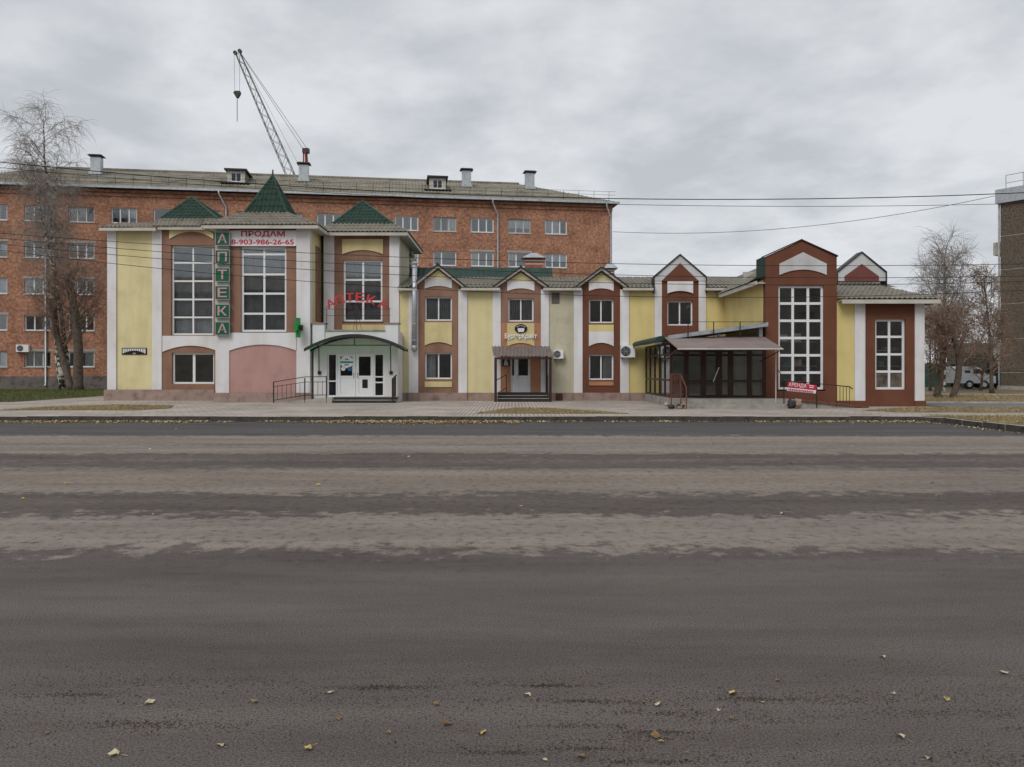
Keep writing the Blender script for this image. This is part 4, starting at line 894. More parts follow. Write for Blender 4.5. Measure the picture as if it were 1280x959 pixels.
# rolled green roof edge on the left side
m = MB()
for i in range(7):
    a0 = R(-20+i*28); a1 = R(-20+(i+1)*28)
    m.hull8([(gx0-.35-.28*math.cos(a0), 30.9, 2.78+.2*math.sin(a0)), (gx0-.35-.28*math.cos(a1), 30.9, 2.78+.2*math.sin(a1)), (gx0-.2, 30.9, 2.79), (gx0-.2, 30.9, 2.78)], [(gx0-.35-.28*math.cos(a0), 36.8, 2.78+.2*math.sin(a0)), (gx0-.35-.28*math.cos(a1), 36.8, 2.78+.2*math.sin(a1)), (gx0-.2, 36.8, 2.79), (gx0-.2, 36.8, 2.78)])
m.build('roof_edge', 'green_metal', porch)
# wire railing on the porch roof
m = MB()
for px in (860, 892, 925): m.tube((X(px, 30.6), 30.58, zl+.05), (X(px, 30.6), 30.58, Z(402, 30.6)), .022, 5)
for py in (402.5,): m.tube((X(836, 30.6), 30.58, Z(py, 30.6)), (X(957, 30.6), 30.58, Z(py, 30.6)), .012, 5)
m.build('roof_railing', 'dark_metal', porch)
# red-brown hand rail on the porch steps
hr = thing('step_railing', 'rusty red steel railing at the left of the glazed porch steps', 'railing', (X(848, 29.6), 29.6, G))
pts = [(X(839, 29.5), 29.5), (X(851, 29.5), 29.5)]
m = MB(); rz_ = pz+.95
for x_, y_ in pts: m.tube((x_, y_, pz-.3), (x_, y_, rz_), .025, 6)
m.build('post', 'rust_metal', hr)
MB().path([(pts[0][0], 29.5, rz_), (pts[1][0], 29.5, rz_), (X(858, 29.0), 29.0, pz+.45), (X(858, 29.0), 29.0, G)], .025, 6).build('handrail', 'rust_metal', hr)
m = MB()
for i in range(1, 6): x_ = pts[0][0]+(pts[1][0]-pts[0][0])*i/6; m.tube((x_, 29.5, pz+.1), (x_, 29.5, rz_), .012, 5)
m.tube((pts[0][0], 29.5, pz+.1), (pts[1][0], 29.5, pz+.1), .014, 5); m.build('baluster', 'rust_metal', hr)
# ramp and its railing by the right wing
rp_t = thing('ramp', 'low concrete ramp sloping down in front of the brown stair tower', 'ramp', (12.5, 30.3, G))
MB().hull8([(10.92, 29.75, G-.05), (13.6, 29.75, G-.05), (13.6, 30.85, G-.05), (10.92, 30.85, G-.05)], [(10.92, 29.75, pz-.02), (13.6, 29.75, G+.01), (13.6, 30.85, G+.01), (10.92, 30.85, pz-.02)]).build('slope', 'concrete', rp_t)
MB().hull8([(10.92, 29.68, pz-.06), (13.7, 29.68, G+.0), (13.7, 29.74, G+.0), (10.92, 29.74, pz-.06)], [(10.92, 29.68, pz+.03), (13.7, 29.68, G+.07), (13.7, 29.74, G+.07), (10.92, 29.74, pz+.03)]).build('edge_bar', 'rust_metal', rp_t)
rr = thing('ramp_railing', 'dark bar railing at the foot of the ramp against the yellow wall', 'railing', (X(1056, 30), 30.0, G))
m = MB(); m.path([(X(1045, 29.7), 29.7, 1.02), (X(1062, 29.7), 29.7, .97), (X(1066, 29.7), 29.7, .88)], .02, 6); m.build('handrail', 'dark_metal', rr)
m = MB()
for px in (1046, 1050, 1054, 1058, 1062): m.tube((X(px, 29.7), 29.7, G+.06), (X(px, 29.7), 29.7, .98), .012, 5)
m.build('baluster', 'dark_metal', rr)
fr = thing('landing_railing', 'dark steel railing frame that carries the red banner by the tower', 'railing', (X(985, 29.8), 29.8, G))
m = MB()
for px in (980, 1021): m.tube((X(px, 29.66), 29.66, G), (X(px, 29.66), 29.66, 1.25 if px < 1000 else 1.05), .022, 5)
m.tube((X(973, 29.66), 29.66, 1.6), (X(981, 29.66), 29.66, 1.2), .018, 5); m.tube((X(980, 29.66), 29.66, 1.2), (X(1046, 29.66), 29.66, 1.02), .018, 5)
m.build('frame', 'dark_metal', fr)
bn = thing('rent_banner', 'tilted red and white АРЕНДА banner tied to the landing railing', 'banner', (X(1003, 29.55), 29.55, Z(492, 29.55)))
def tilt_quad(px0, px1, py_tl, py_tr, py_bl, py_br, D, t=.012): 
    return MB().hull8([(X(px0-.7, D), D, Z(py_bl, D)), (X(px1-.7, D), D, Z(py_br, D)), (X(px1, D), D, Z(py_tr, D)), (X(px0, D), D, Z(py_tl, D))], [(X(px0-.7, D), D+t, Z(py_bl, D)), (X(px1-.7, D), D+t, Z(py_br, D)), (X(px1, D), D+t, Z(py_tr, D)), (X(px0, D), D+t, Z(py_tl, D))])
tilt_quad(985, 1021, 477, 481.5, 484.5, 488, 29.55).build('red_field', 'sign_red', bn)
tilt_quad(984.3, 1020.3, 484.6, 488.1, 488.5, 492, 29.55).build('white_field', 'sign_white', bn)
text('АРЕНДА', .2, X(997.5, 29.5), 29.54, Z(482, 29.5), 'letter_white', bn, fit=.68, fith=.17, rot=-R(5.5), extrude=.004)
m = MB()
for (a, b, dz) in ((0, 4.0, 0), (0, 3.2, 2.2)): m.hull8(*[[(X(1012+a, 29.5), y, Z(482.6+dz, 29.5)-.0), (X(1012+b+2, 29.5), y, Z(483.2+dz, 29.5)), (X(1012+b+2, 29.5), y, Z(482.3+dz, 29.5)), (X(1012+a, 29.5), y, Z(481.7+dz, 29.5))] for y in (29.532, 29.545)])
m.build('small_print', 'letter_white', bn)
m = MB(); px = 986.0
while px < 1017:
    wd = random.uniform(1.1, 1.9); c_ = 486.8+(px-986)*.105
    m.hull8(*[[(X(px, 29.5), y, Z(c_+1.0, 29.5)), (X(px+wd, 29.5), y, Z(c_+1.1, 29.5)), (X(px+wd, 29.5), y, Z(c_-.8, 29.5)), (X(px, 29.5), y, Z(c_-.9, 29.5))] for y in (29.532, 29.545)]); px += wd+.8
m.build('small_print', 'sign_red', bn)
# rubbish bags and rubble beside the porch
def lump(name, label, cat, x, y, r, h, mt_, seed, parts):
    rn = random.Random(seed); t = thing(name, label, cat, (x, y, G)); bm = bmesh.new()
    for k, (dx, dy, rr_, hh) in enumerate(parts):
        b2 = bmesh.new(); bmesh.ops.create_icosphere(b2, subdivisions=3, radius=1)
        for v in b2.verts:
            n_ = 1+.18*math.sin(v.co.x*5+seed+k)+.14*math.sin(v.co.y*7+k*2)+.12*math.sin(v.co.z*9+seed)
            v.co = Vector((dx+v.co.x*rr_*n_, dy+v.co.y*rr_*n_, max(0, hh*.48+v.co.z*hh*.5*n_)))
        me = bpy.data.meshes.new('bag'); b2.to_mesh(me); b2.free(); link('bag', me, mt_[k % len(mt_)], t, smooth=True)
lump('rubbish_bags', 'dark rubbish bags with a pale sack below the АРЕНДА banner', 'bags', X(993, 29.3), 29.3, .3, .5, ['bag_dark', 'plinth'], 3, [(-.12, 0, .15, .36), (.11, -.03, .13, .40)])
rb = thing('rubble_heap', 'heap of broken concrete rubble at the left corner of the porch platform', 'rubble', (X(845, 29.2), 29.2, G))
rn = random.Random(5)
for i in range(12):
    x_, y_, s_ = X(845, 29.2)+rn.gauss(0, .2), 29.2+rn.gauss(0, .12), rn.uniform(.05, .12); b2 = bmesh.new(); bmesh.ops.create_icosphere(b2, subdivisions=1, radius=s_)
    for v in b2.verts: v.co = Vector((v.co.x*rn.uniform(.8, 1.3), v.co.y*rn.uniform(.8, 1.2), v.co.z*rn.uniform(.7, 1.1)))
    me = bpy.data.meshes.new('chunk'); b2.to_mesh(me); b2.free(); o = link('chunk', me, rn.choice(['concrete', 'soil', 'plinth']), rb); o.location = (x_-X(845, 29.2), y_-29.2, s_*.5+rn.uniform(0, .12))

# --- pharmacy entrance: arched canopy, steps, ramp rail, signs
cn = thing('arched_canopy', 'black framed arched canopy with green sheet over the pharmacy doors', 'canopy', (X(443, 34.7), 34.7, 2.5))
def cz(t): return Z(437, 34.4)+(Z(419, 34.4)-Z(437, 34.4))*(1-(2*t-1)**2)
cxa, cxb = X(380, 34.2), X(506, 34.2); n = 20
m = MB()
for i in range(n):
    t0, t1 = i/n, (i+1)/n
    m.hull8([(cxa+(cxb-cxa)*t0, 34.2, cz(t0)), (cxa+(cxb-cxa)*t1, 34.2, cz(t1)), (cxa+(cxb-cxa)*t1, DV-.005, cz(t1)), (cxa+(cxb-cxa)*t0, DV-.005, cz(t0))],
            [(cxa+(cxb-cxa)*t0, 34.2, cz(t0)+.01), (cxa+(cxb-cxa)*t1, 34.2, cz(t1)+.01), (cxa+(cxb-cxa)*t1, DV-.005, cz(t1)+.01), (cxa+(cxb-cxa)*t0, DV-.005, cz(t0)+.01)])
m.build('sheet', 'green_polycarbonate', cn)
for y in (34.2, DV-.13):
    m = MB()
    for i in range(n):
        t0, t1 = i/n, (i+1)/n
        xa_, xb_ = cxa+(cxb-cxa)*t0, cxa+(cxb-cxa)*t1
        m.hull8([(xa_, y-.02, cz(t0)-.10), (xb_, y-.02, cz(t1)-.10), (xb_, y-.02, cz(t1)+.04), (xa_, y-.02, cz(t0)+.04)], [(xa_, y+.02, cz(t0)-.10), (xb_, y+.02, cz(t1)-.10), (xb_, y+.02, cz(t1)+.04), (xa_, y+.02, cz(t0)+.04)])
    m.build('arch_rib', 'dark_metal', cn)
zt_ = Z(431.5, 34.2)
MB().box(cxa+.55, cxb-.55, 34.185, 34.215, zt_-.03, zt_+.02).build('tie_bar', 'dark_metal', cn)
MB().box(X(443, 34.2)-.025, X(443, 34.2)+.025, 34.18, 34.22, zt_+.021, cz(.5)-.10).build('strut', 'dark_metal', cn)
for px in (398.5, 488):
    MB().path([(X(px, 34.3), 34.3, zt_), (X(px+1, DV), DV-.1, Z(464, DV)), (X(px+1, DV), DV-.05, Z(467, DV))], .025, 6).build('brace', 'dark_metal', cn)
    MB().box(X(px+1, DV)-.07, X(px+1, DV)+.07, DV-.07, DV-.003, Z(468, DV), Z(464, DV)).build('bracket', 'dark_metal', cn)
st = thing('pharmacy_steps', 'grey tiled steps with black nosing below the pharmacy doors', 'steps', (X(450, 34.8), 34.8, G))
for i, (y0, z1) in enumerate(((34.35, G+.13), (34.70, G+.26))):
    MB().box(X(418, 34.6), X(496, 34.6), y0, DV-.003 if i else DV-.62, G-.05 if i == 0 else G+.131, z1).build('tread', 'concrete', st)
    MB().box(X(418, 34.6)-.01, X(496, 34.6)+.01, y0-.012, y0-.001, G-.04 if i == 0 else G+.132, z1-.02).build('riser', 'dark_metal', st)
rmp = thing('pharmacy_ramp', 'concrete access ramp with grey bar railing left of the pharmacy doors', 'ramp', (X(380, 34.6), 34.6, G))
MB().hull8([(X(345, 34.5), 34.3, G-.05), (X(417, 34.6), 34.3, G-.05), (X(417, 34.6), DT-.23, G-.05), (X(345, 34.5), DT-.23, G-.05)], [(X(345, 34.5), 34.3, G+.01), (X(417, 34.6), 34.3, G+.25), (X(417, 34.6), DT-.23, G+.25), (X(345, 34.5), DT-.23, G+.01)]).build('slope', 'concrete', rmp)
yr = 34.32
def rz2(px): return G+.25*max(0, min(1, (px-345)/72))
for px, top in ((342, .95), (381, .98), (408, .98)): MB().tube((X(px, yr), yr, G), (X(px, yr), yr, rz2(px)+top), .028, 6).build('post', 'dark_metal', rmp)
m = MB()
for h in (.93, .12): m.path([(X(342, yr), yr, rz2(342)+h), (X(381, yr), yr, rz2(381)+h+.1), (X(408, yr), yr, rz2(408)+h+.02)], .018, 5)
m.path([(X(342, yr), yr, rz2(342)+.72), (X(381, yr), yr, rz2(381)+.8), (X(408, yr), yr, rz2(408)+.72)], .014, 5); m.build('handrail', 'dark_metal', rmp)
m = MB()
for px in [347+5.6*i for i in range(11)]: m.tube((X(px, yr), yr, rz2(px)+.13), (X(px, yr), yr, rz2(px)+.78), .010, 4)
m.build('baluster', 'dark_metal', rmp)
hb = thing('handrail_post', 'dark steel handrail seen end on right of the pharmacy steps', 'railing', (X(491, 34.5), 34.5, G))
m = MB(); m.path([(X(491, 34.3), 34.2, G), (X(491, 34.3), 34.2, 1.22), (X(491, 34.3)+.02, DV-.1, 1.38)], .035, 6); m.build('post', 'dark_metal', hb)
m = MB(); m.tube((X(491, 34.3), DV-.2, G+.2), (X(491, 34.3), DV-.2, 1.36), .03, 6)
for i in range(5): m.tube((X(491, 34.3), 34.3+.18*i, G+.2), (X(491, 34.3), 34.3+.18*i, 1.22+.03*i), .014, 5)
m.build('baluster', 'dark_metal', hb)
# vertical АПТЕКА sign
sg = thing('vertical_sign', 'vertical column of six green boxes spelling АПТЕКА on the tower pilaster', 'sign', (X(277.5, 34.9), DT-.2, Z(419, 34.9)))
MB().box(X(270, DT), X(287, DT), DT-.11, DT-.075, Z(418.5, DT), Z(289, DT)).build('backing', 'trim', sg)
for ch, ya, yb in zip('АПТЕКА', (290.5, 313, 335.5, 358, 381, 403), (306.5, 329.5, 351.5, 374, 397, 418.5)):
    xa, xb, za, zb = X(269.5, 34.95), X(286.5, 34.95), Z(yb, 34.95), Z(ya, 34.95)
    bx_ = MB().box(xa, xb, DT-.25, DT-.112, za, zb).build('letter_box', 'sign_green', sg)
    m = MB(); m.box(xa-.02, xb+.02, DT-.258, DT-.2, za-.02, za-.001); m.box(xa-.02, xb+.02, DT-.258, DT-.2, zb+.001, zb+.02); m.box(xa-.02, xa-.001, DT-.258, DT-.2, za, zb); m.box(xb+.001, xb+.02, DT-.258, DT-.2, za, zb); m.build('rim', 'galv', bx_)
    text(ch, .5, (xa+xb)/2, DT-.262, (za+zb)/2+.01, 'sign_pink', bx_, fit=.42, fith=.43, extrude=.012, bold=.006)
# sale banner
bn2 = thing('sale_banner', 'white banner with red ПРОДАМ and phone number under the steeple eave', 'banner', (X(329, DT), DT-.1, Z(308, DT)))
MB().box(X(287.5, DT), X(371, DT), DT-.085, DT-.07, Z(308, DT), Z(288.5, DT)).build('sheet', 'sign_white', bn2)
text('ПРОДАМ', .4, X(329.5, DT), DT-.088, Z(293.3, DT), 'sign_red', bn2, fit=X(356.5, DT)-X(302, DT), fith=.30, extrude=.003, bold=.010)
text('8-903-986-26-65', .3, X(329, DT), DT-.088, Z(303, DT), 'sign_red', bn2, fit=X(368, DT)-X(290, DT), fith=.24, extrude=.003, bold=.007)
# arched red АПТЕКА letters on rods
al = thing('rooftop_letters', 'arched red АПТЕКА letters on thin rods above the pharmacy entrance', 'sign', (X(445, DV), DV, vt))
yl = DV-.02
for ch, px, py, rt in zip('АПТЕКА', (413, 424.5, 437.5, 450, 464, 478.5), (379.5, 375, 371.8, 371.5, 374.5, 380.5), (24, 14, 3, -3, -13, -22)):
    text(ch, .45, X(px, yl), yl, Z(py, yl), 'letter_red', al, name='letter', fith=.40, fit=.40, rot=R(rt), extrude=.03, bold=.008)
m = MB()
for px, top in ((408, 386), (445.5, 377), (486.5, 387)): m.tube((X(px, yl), yl+.05, vt+.05), (X(px, yl), yl+.05, Z(top, yl)), .014, 5)
for px in (441, 452): m.tube((X(px, yl), yl+.05, vt+.05), (X(446, yl), yl+.05, Z(388, yl)), .010, 5)
for py in (386.5, 394.5): m.tube((X(407, yl), yl+.05, Z(py, yl)), (X(488, yl), yl+.05, Z(py, yl)), .010, 5)
m.path([(X(400, yl), yl+.05, Z(390, yl)), (X(412, yl), yl+.05, Z(381, yl)), (X(445, yl), yl+.05, Z(373, yl)), (X(479, yl), yl+.05, Z(381, yl)), (X(488, yl), yl+.05, Z(386, yl))], .012, 5); m.build('support_rod', 'dark_metal', al)
# green cross
gc = thing('pharmacy_cross', 'green projecting pharmacy cross on the right tower pilaster', 'sign', (X(374, DT-.4), DT-.3, Z(422, DT)))
cxx, czz = X(373.5, DT-.3), Z(410, DT-.3); m = MB()
m.box(cxx-.08, cxx+.08, DT-.55, DT-.30, czz-.44, czz+.44); m.build('cross', 'cross_green', gc)
MB().box(cxx-.06, cxx+.09, DT-.86, DT-.552, czz-.14, czz+.14).build('cross_arm', 'cross_green', gc); MB().box(cxx-.06, cxx+.09, DT-.298, DT-.075, czz-.14, czz+.14).build('cross_arm', 'cross_green', gc)
m = MB().box(cxx+.06, cxx+.24, DT-.5, DT-.44, czz-.12, czz+.12); m.build('bracket', 'dark_metal', gc)
# round door sticker and street plate
stk = thing('door_sticker', 'round white and teal sticker on the left pharmacy door', 'sticker', (X(432.5, DV), DV+.06, Z(453, DV)))
sx_, sz_ = X(433, DV), Z(452.5, DV)
MB().disc(sx_, sz_, .30, .28, DV+.062, DV+.072).build('disc', 'letter_white', stk)
MB().box(sx_-.29, sx_+.29, DV+.056, DV+.061, sz_-.06, sz_+.03).build('band', 'teal', stk)
MB().disc(X(428.7, DV), Z(461, DV), .10, .095, DV+.062, DV+.072).build('disc', 'letter_white', stk)
MB().disc(X(437, DV), Z(461.3, DV), .11, .10, DV+.062, DV+.072).build('disc', 'sticker_blue', stk)
m = MB()
for dx in (-.07, 0, .07): m.box(sx_+dx-.025, sx_+dx+.025, DV+.056, DV+.061, sz_-.17, sz_-.10)
m.build('lettering', 'sign_red', stk)
m = MB()
for dx in (-.04, .04): m.box(sx_+dx-.03, sx_+dx+.03, DV+.056, DV+.061, sz_+.09, sz_+.15)
m.build('lettering', 'black', stk)
pl_ = thing('street_plate', 'small dark street name plate with pale arched lettering on yellow wall', 'sign', (X(168, DL), DL-.02, Z(443, DL)))
xa, xb, za, zb = X(152.5, DL), X(183.8, DL), Z(443.5, DL), Z(435, DL)
MB().box(xa, xb, DL-.03, DL-.003, za, zb).build('plate', 'black', pl_)
m = MB(); k = 13
for i in range(k):
    t = (i+.5)/k; x_ = xa+.04+(xb-xa-.08)*t; lo = za+.04+(zb-za)*.48*(1-(2*t-1)**2); hi = zb-.035
    m.box(x_-.030, x_+.018, DL-.036, DL-.031, lo, hi)
m.build('lettering', 'letter_white', pl_)
MB().box((xa+xb)/2-.06, (xa+xb)/2+.07, DL-.036, DL-.031, za+.03, za+.085).build('numeral', 'galv', pl_)

# --- burger porch
bp_ = thing('entrance_porch', 'small brown corrugated porch roof on dark posts with dark steps', 'porch', (X(652, 36), 36.0, G))
fy = 35.4; zb0, zf = Z(433.5, DM-.1), Z(446, fy)
roof_face('roof', [(X(617, fy), fy, zf), (X(690.5, fy), fy, zf), (X(687, DM), DM-.1, zb0), (X(615, DM), DM-.1, zb0)], 'porch_roof', bp_, pitch=.17, amp=.025, step=0, res=6)
MB().box(X(618, fy), X(690, fy), fy+.02, fy+.09, zf-.12, zf-.03).build('beam', 'brown_frame', bp_)
for px in (619.5, 688):
    MB().box(X(px, fy)-.06, X(px, fy)+.06, fy+.01, fy+.13, G, zf-.12).build('post', 'brown_frame', bp_)
MB().box(X(683.5, 36.6)-.05, X(683.5, 36.6)+.05, DM-.25, DM-.15, G, zb0-.1).build('post', 'brown_frame', bp_)
for i, (y0, z1) in enumerate(((35.55, G+.14), (35.85, G+.27), (36.15, G+.40))):
    MB().box(X(622, fy), X(686, fy), y0, (35.845, 36.145, DM-.035)[i], G-.05, z1).build('step', 'dark_metal', bp_)
    MB().box(X(622, fy)-.005, X(686, fy)+.005, y0-.02, y0+.2, z1+.001, z1+.02).build('nosing', 'concrete' if i < 2 else 'dark_metal', bp_)
m = MB(); m.path([(X(621, fy), fy+.1, Z(475, fy)), (X(633, 36.3), 36.3, Z(468.5, 36.3)), (X(633, 36.3), 36.3, G+.4)], .022, 5); m.tube((X(621, fy), fy+.1, Z(492, fy)), (X(633, 36.3), 36.3, Z(485, 36.3)), .018, 5); m.build('handrail', 'dark_metal', bp_)
m = MB()
for i in range(6): m.tube((X(685, 35.6), 35.6+.13*i, G+.2), (X(685, 35.6), 35.6+.13*i, Z(470, 35.6)), .016, 5)
m.tube((X(685, 35.6), 35.55, Z(470, 35.6)), (X(685, 35.6), 36.4, Z(469, 35.6)), .025, 5); m.build('handrail', 'dark_metal', bp_)
x0_, z0_ = X(638, DM), Z(493, DM); dz_ = Z(446, DM)-z0_
d = window(shop, X(645, DM)-b_.x, DM+.05-b_.y, z0_-b_.z, X(663, DM)-X(645, DM), dz_, [], [.47], name='door', sill=False, fw=.11, mw=.1, glass='glass_dark', skip=((0, 0),))
wd_ = X(663, DM)-X(645, DM); link('door_panel', MB().box(.115, wd_-.115, .02, .05, .115, dz_*.47-.055).mesh('door_panel'), 'white_pvc', d); link('handle', MB().box(.05, .08, -.05, -.003, dz_*.42, dz_*.52).mesh('handle'), 'galv', d)
d = window(shop, x0_-b_.x, DM+.05-b_.y, z0_-b_.z, X(644.8, DM)-x0_, dz_, [], [.47], name='sidelight', sill=False, fw=.08, mw=.1, glass='glass_dark', skip=((0, 0),))
link('door_panel', MB().box(.085, X(644.8, DM)-x0_-.085, .02, .05, .085, dz_*.47-.055).mesh('door_panel'), 'white_pvc', d)
MB().box(X(626, DM)+.01, X(676, DM)-.01, DM-.12, DM-.035, G-.1, z0_-.003).build('plinth', 'plinth', shop)
bs = thing('burger_sign', 'white 3D letters БургерКрафт below a black oval burger emblem', 'sign', (X(651, DM), DM-.1, Z(424, DM)))
text('БургерКрафт', .3, X(651, DM), DM-.12, Z(421, DM), 'letter_white', bs, fit=X(671, DM)-X(631, DM), fith=.31, extrude=.012, bold=.0045)
MB().disc(X(651.2, DM), Z(411, DM), .30, .215, DM-.13, DM-.085, 32).build('emblem', 'black', bs)
ecx, ecz = X(651.2, DM), Z(411.3, DM)
m = MB(); m.prism([(ecx-.13, ecz-.15), (ecx+.13, ecz-.15), (ecx+.16, ecz-.02), (ecx+.15, ecz+.03), (ecx-.15, ecz+.03), (ecx-.16, ecz-.02)], DM-.142, DM-.131); m.build('emblem_mug', 'sign_white', bs)
m = MB()
for i in range(9):
    t = R(35+110*i/8); x_, z_ = ecx+.235*math.cos(t), ecz+.15*math.sin(t); m.box(x_-.012, x_+.012, DM-.142, DM-.131, z_-.018, z_+.018)
m.build('lettering', 'sign_white', bs)
pb2 = thing('porch_plate', 'black square wall plate with grey emblem left of the white porch door', 'sign', (X(632, DM), DM-.05, Z(458, DM)))
MB().box(X(627.8, DM), X(637, DM), DM-.07, DM-.032, Z(458, DM), Z(447.5, DM)).build('plate', 'black', pb2)
MB().prism([(X(629.5, DM), Z(457, DM)), (X(635.5, DM), Z(457, DM)), (X(634.5, DM), Z(452.5, DM)), (X(633, DM), Z(449, DM)), (X(631.8, DM), Z(449, DM)), (X(630.3, DM), Z(452.5, DM))], DM-.082, DM-.071).build('emblem', 'galv', pb2)
# metal flue, AC units, vent grille, wall patch
fl = thing('metal_flue', 'galvanised metal flue pipe on the white pilaster right of the pharmacy', 'pipe', (X(518, DM-.3), DM-.3, Z(437, DM)))
fx = X(517.5, DM-.28)
MB().path([(fx, DM-.28, Z(433, DM-.28)), (fx+.03, DM-.28, Z(330, DM-.28))], .12, 12).build('pipe', 'galv', fl, smooth=True)
MB().path([(fx+.03, DM-.28, Z(330, DM-.28)), (fx+.03, DM-.28, Z(328.5, DM-.28)), (fx+.03, DM-.28, Z(327, DM-.28))], [.16, .16, .04], 12).build('cap', 'galv', fl)
MB().path([(fx, DM-.28, Z(432, DM-.28)), (fx, DM-.28, Z(436, DM-.28)), (fx, DM-.072, Z(436, DM-.28))], .135, 12).build('elbow', 'galv', fl, smooth=True)
for py in (352, 380, 404, 425): MB().path([(fx+.01, DM-.28, Z(py, DM-.28)), (fx+.01, DM-.28, Z(py+1.2, DM-.28))], .13, 12).build('joint', 'galv', fl)
def ac(label, xc, y, zc, w_, h, rz=0, loc=None):
    t = thing('air_conditioner', label, 'air conditioner', (xc, y, zc), 'outdoor air conditioning units', rz=rz)
    MB().box(-w_/2, w_/2, -.30, -.02, 0, h).build('casing', 'white_pvc', t, local=True)
    fxx = -w_*.16
    MB().disc(fxx, h*.5, h*.40, h*.40, -.312, -.301, 20).build('fan_grille', 'dark_metal', t, local=True)
    m = MB()
    for i in range(4): r0 = h*.40*(i+.6)/4.2; m.path([(fxx+r0*math.cos(2*math.pi*k/20), -.318, h*.5+r0*math.sin(2*math.pi*k/20)) for k in range(21)], .006, 4)
    for k in range(3): a = math.pi*k/3; m.tube((fxx-h*.4*math.cos(a), -.32, h*.5-h*.4*math.sin(a)), (fxx+h*.4*math.cos(a), -.32, h*.5+h*.4*math.sin(a)), .007, 4)
    m.build('grille_ring', 'galv', t, local=True)
    m = MB(); m.box(-w_*.4, -w_*.35, -.34, 0, -.06, -.002); m.box(w_*.35, w_*.4, -.34, 0, -.06, -.002); m.build('bracket', 'dark_metal', t, local=True)
    MB().path([(w_*.5, -.15, h*.25), (w_*.5+.12, -.1, h*.2), (w_*.5+.14, -.02, -.1)], .02, 6).build('pipe', 'trim', t, local=True)
ac('grey white air conditioner on the pilaster left of the green porch edge', X(784, DM-.1), DM-.07, Z(447, DM), X(793, DM)-X(775.5, DM), .58)
ac('small air conditioner beside the brown porch roof on beige wall', X(698, DM-.1), DM, Z(448.5, DM), .45, .42)
p = Matrix.Translation((BX, BY, G)) @ Matrix.Rotation(ROT, 4, 'Z') @ Vector((lb(30), -.02, 2.95))
ac('white air conditioner on the brick wall near the birch', p.x, p.y, p.z, .95, .6, rz=ROT)
vg = thing('vent_grille', 'dark square vent grille in the plinth right of the small porch', 'vent', (X(698.5, DM), DM-.1, G))
MB().box(X(694.5, DM), X(703, DM), DM-.13, DM-.103, G+.0, Z(491, DM)-.03).build('frame', 'brown_frame', vg)
m = MB()
for i in range(5): z_ = G+.05+i*.065; m.box(X(695, DM), X(702.5, DM), DM-.14, DM-.131, z_, z_+.02)
m.build('slat', 'rust_metal', vg)
wbox('render_patch', DM, 689.5, 699.5, 366, 380, 'skirting', proud=.006); 
# ------------------------------------------------------------------ unseen block added behind the camera, something dark for the shop windows to reflect
ob = thing('reflection_block', 'plain unseen apartment block added behind the camera to darken the shop window reflections', 'building', (0, -34, 0))
m = wall_mesh(-70, 70, 0, 12.5, [(u, u+1.6, z, z+1.5) for u in range(-68, 68, 4) for z in (1.2, 4.2, 7.2, 10.0)], .3); m.v = [(a, -34-b, c) for a, b, c in m.v]; m.build('wall', 'concrete', ob)
MB().box(-70, 70, -46, -34.31, 0, 12.5).build('core', 'interior', ob)
MB().prism_x([(-33.4, 12.51), (-46.6, 12.51), (-40, 15.5)], -70.5, 70.5).build('roof', 'slate', ob)
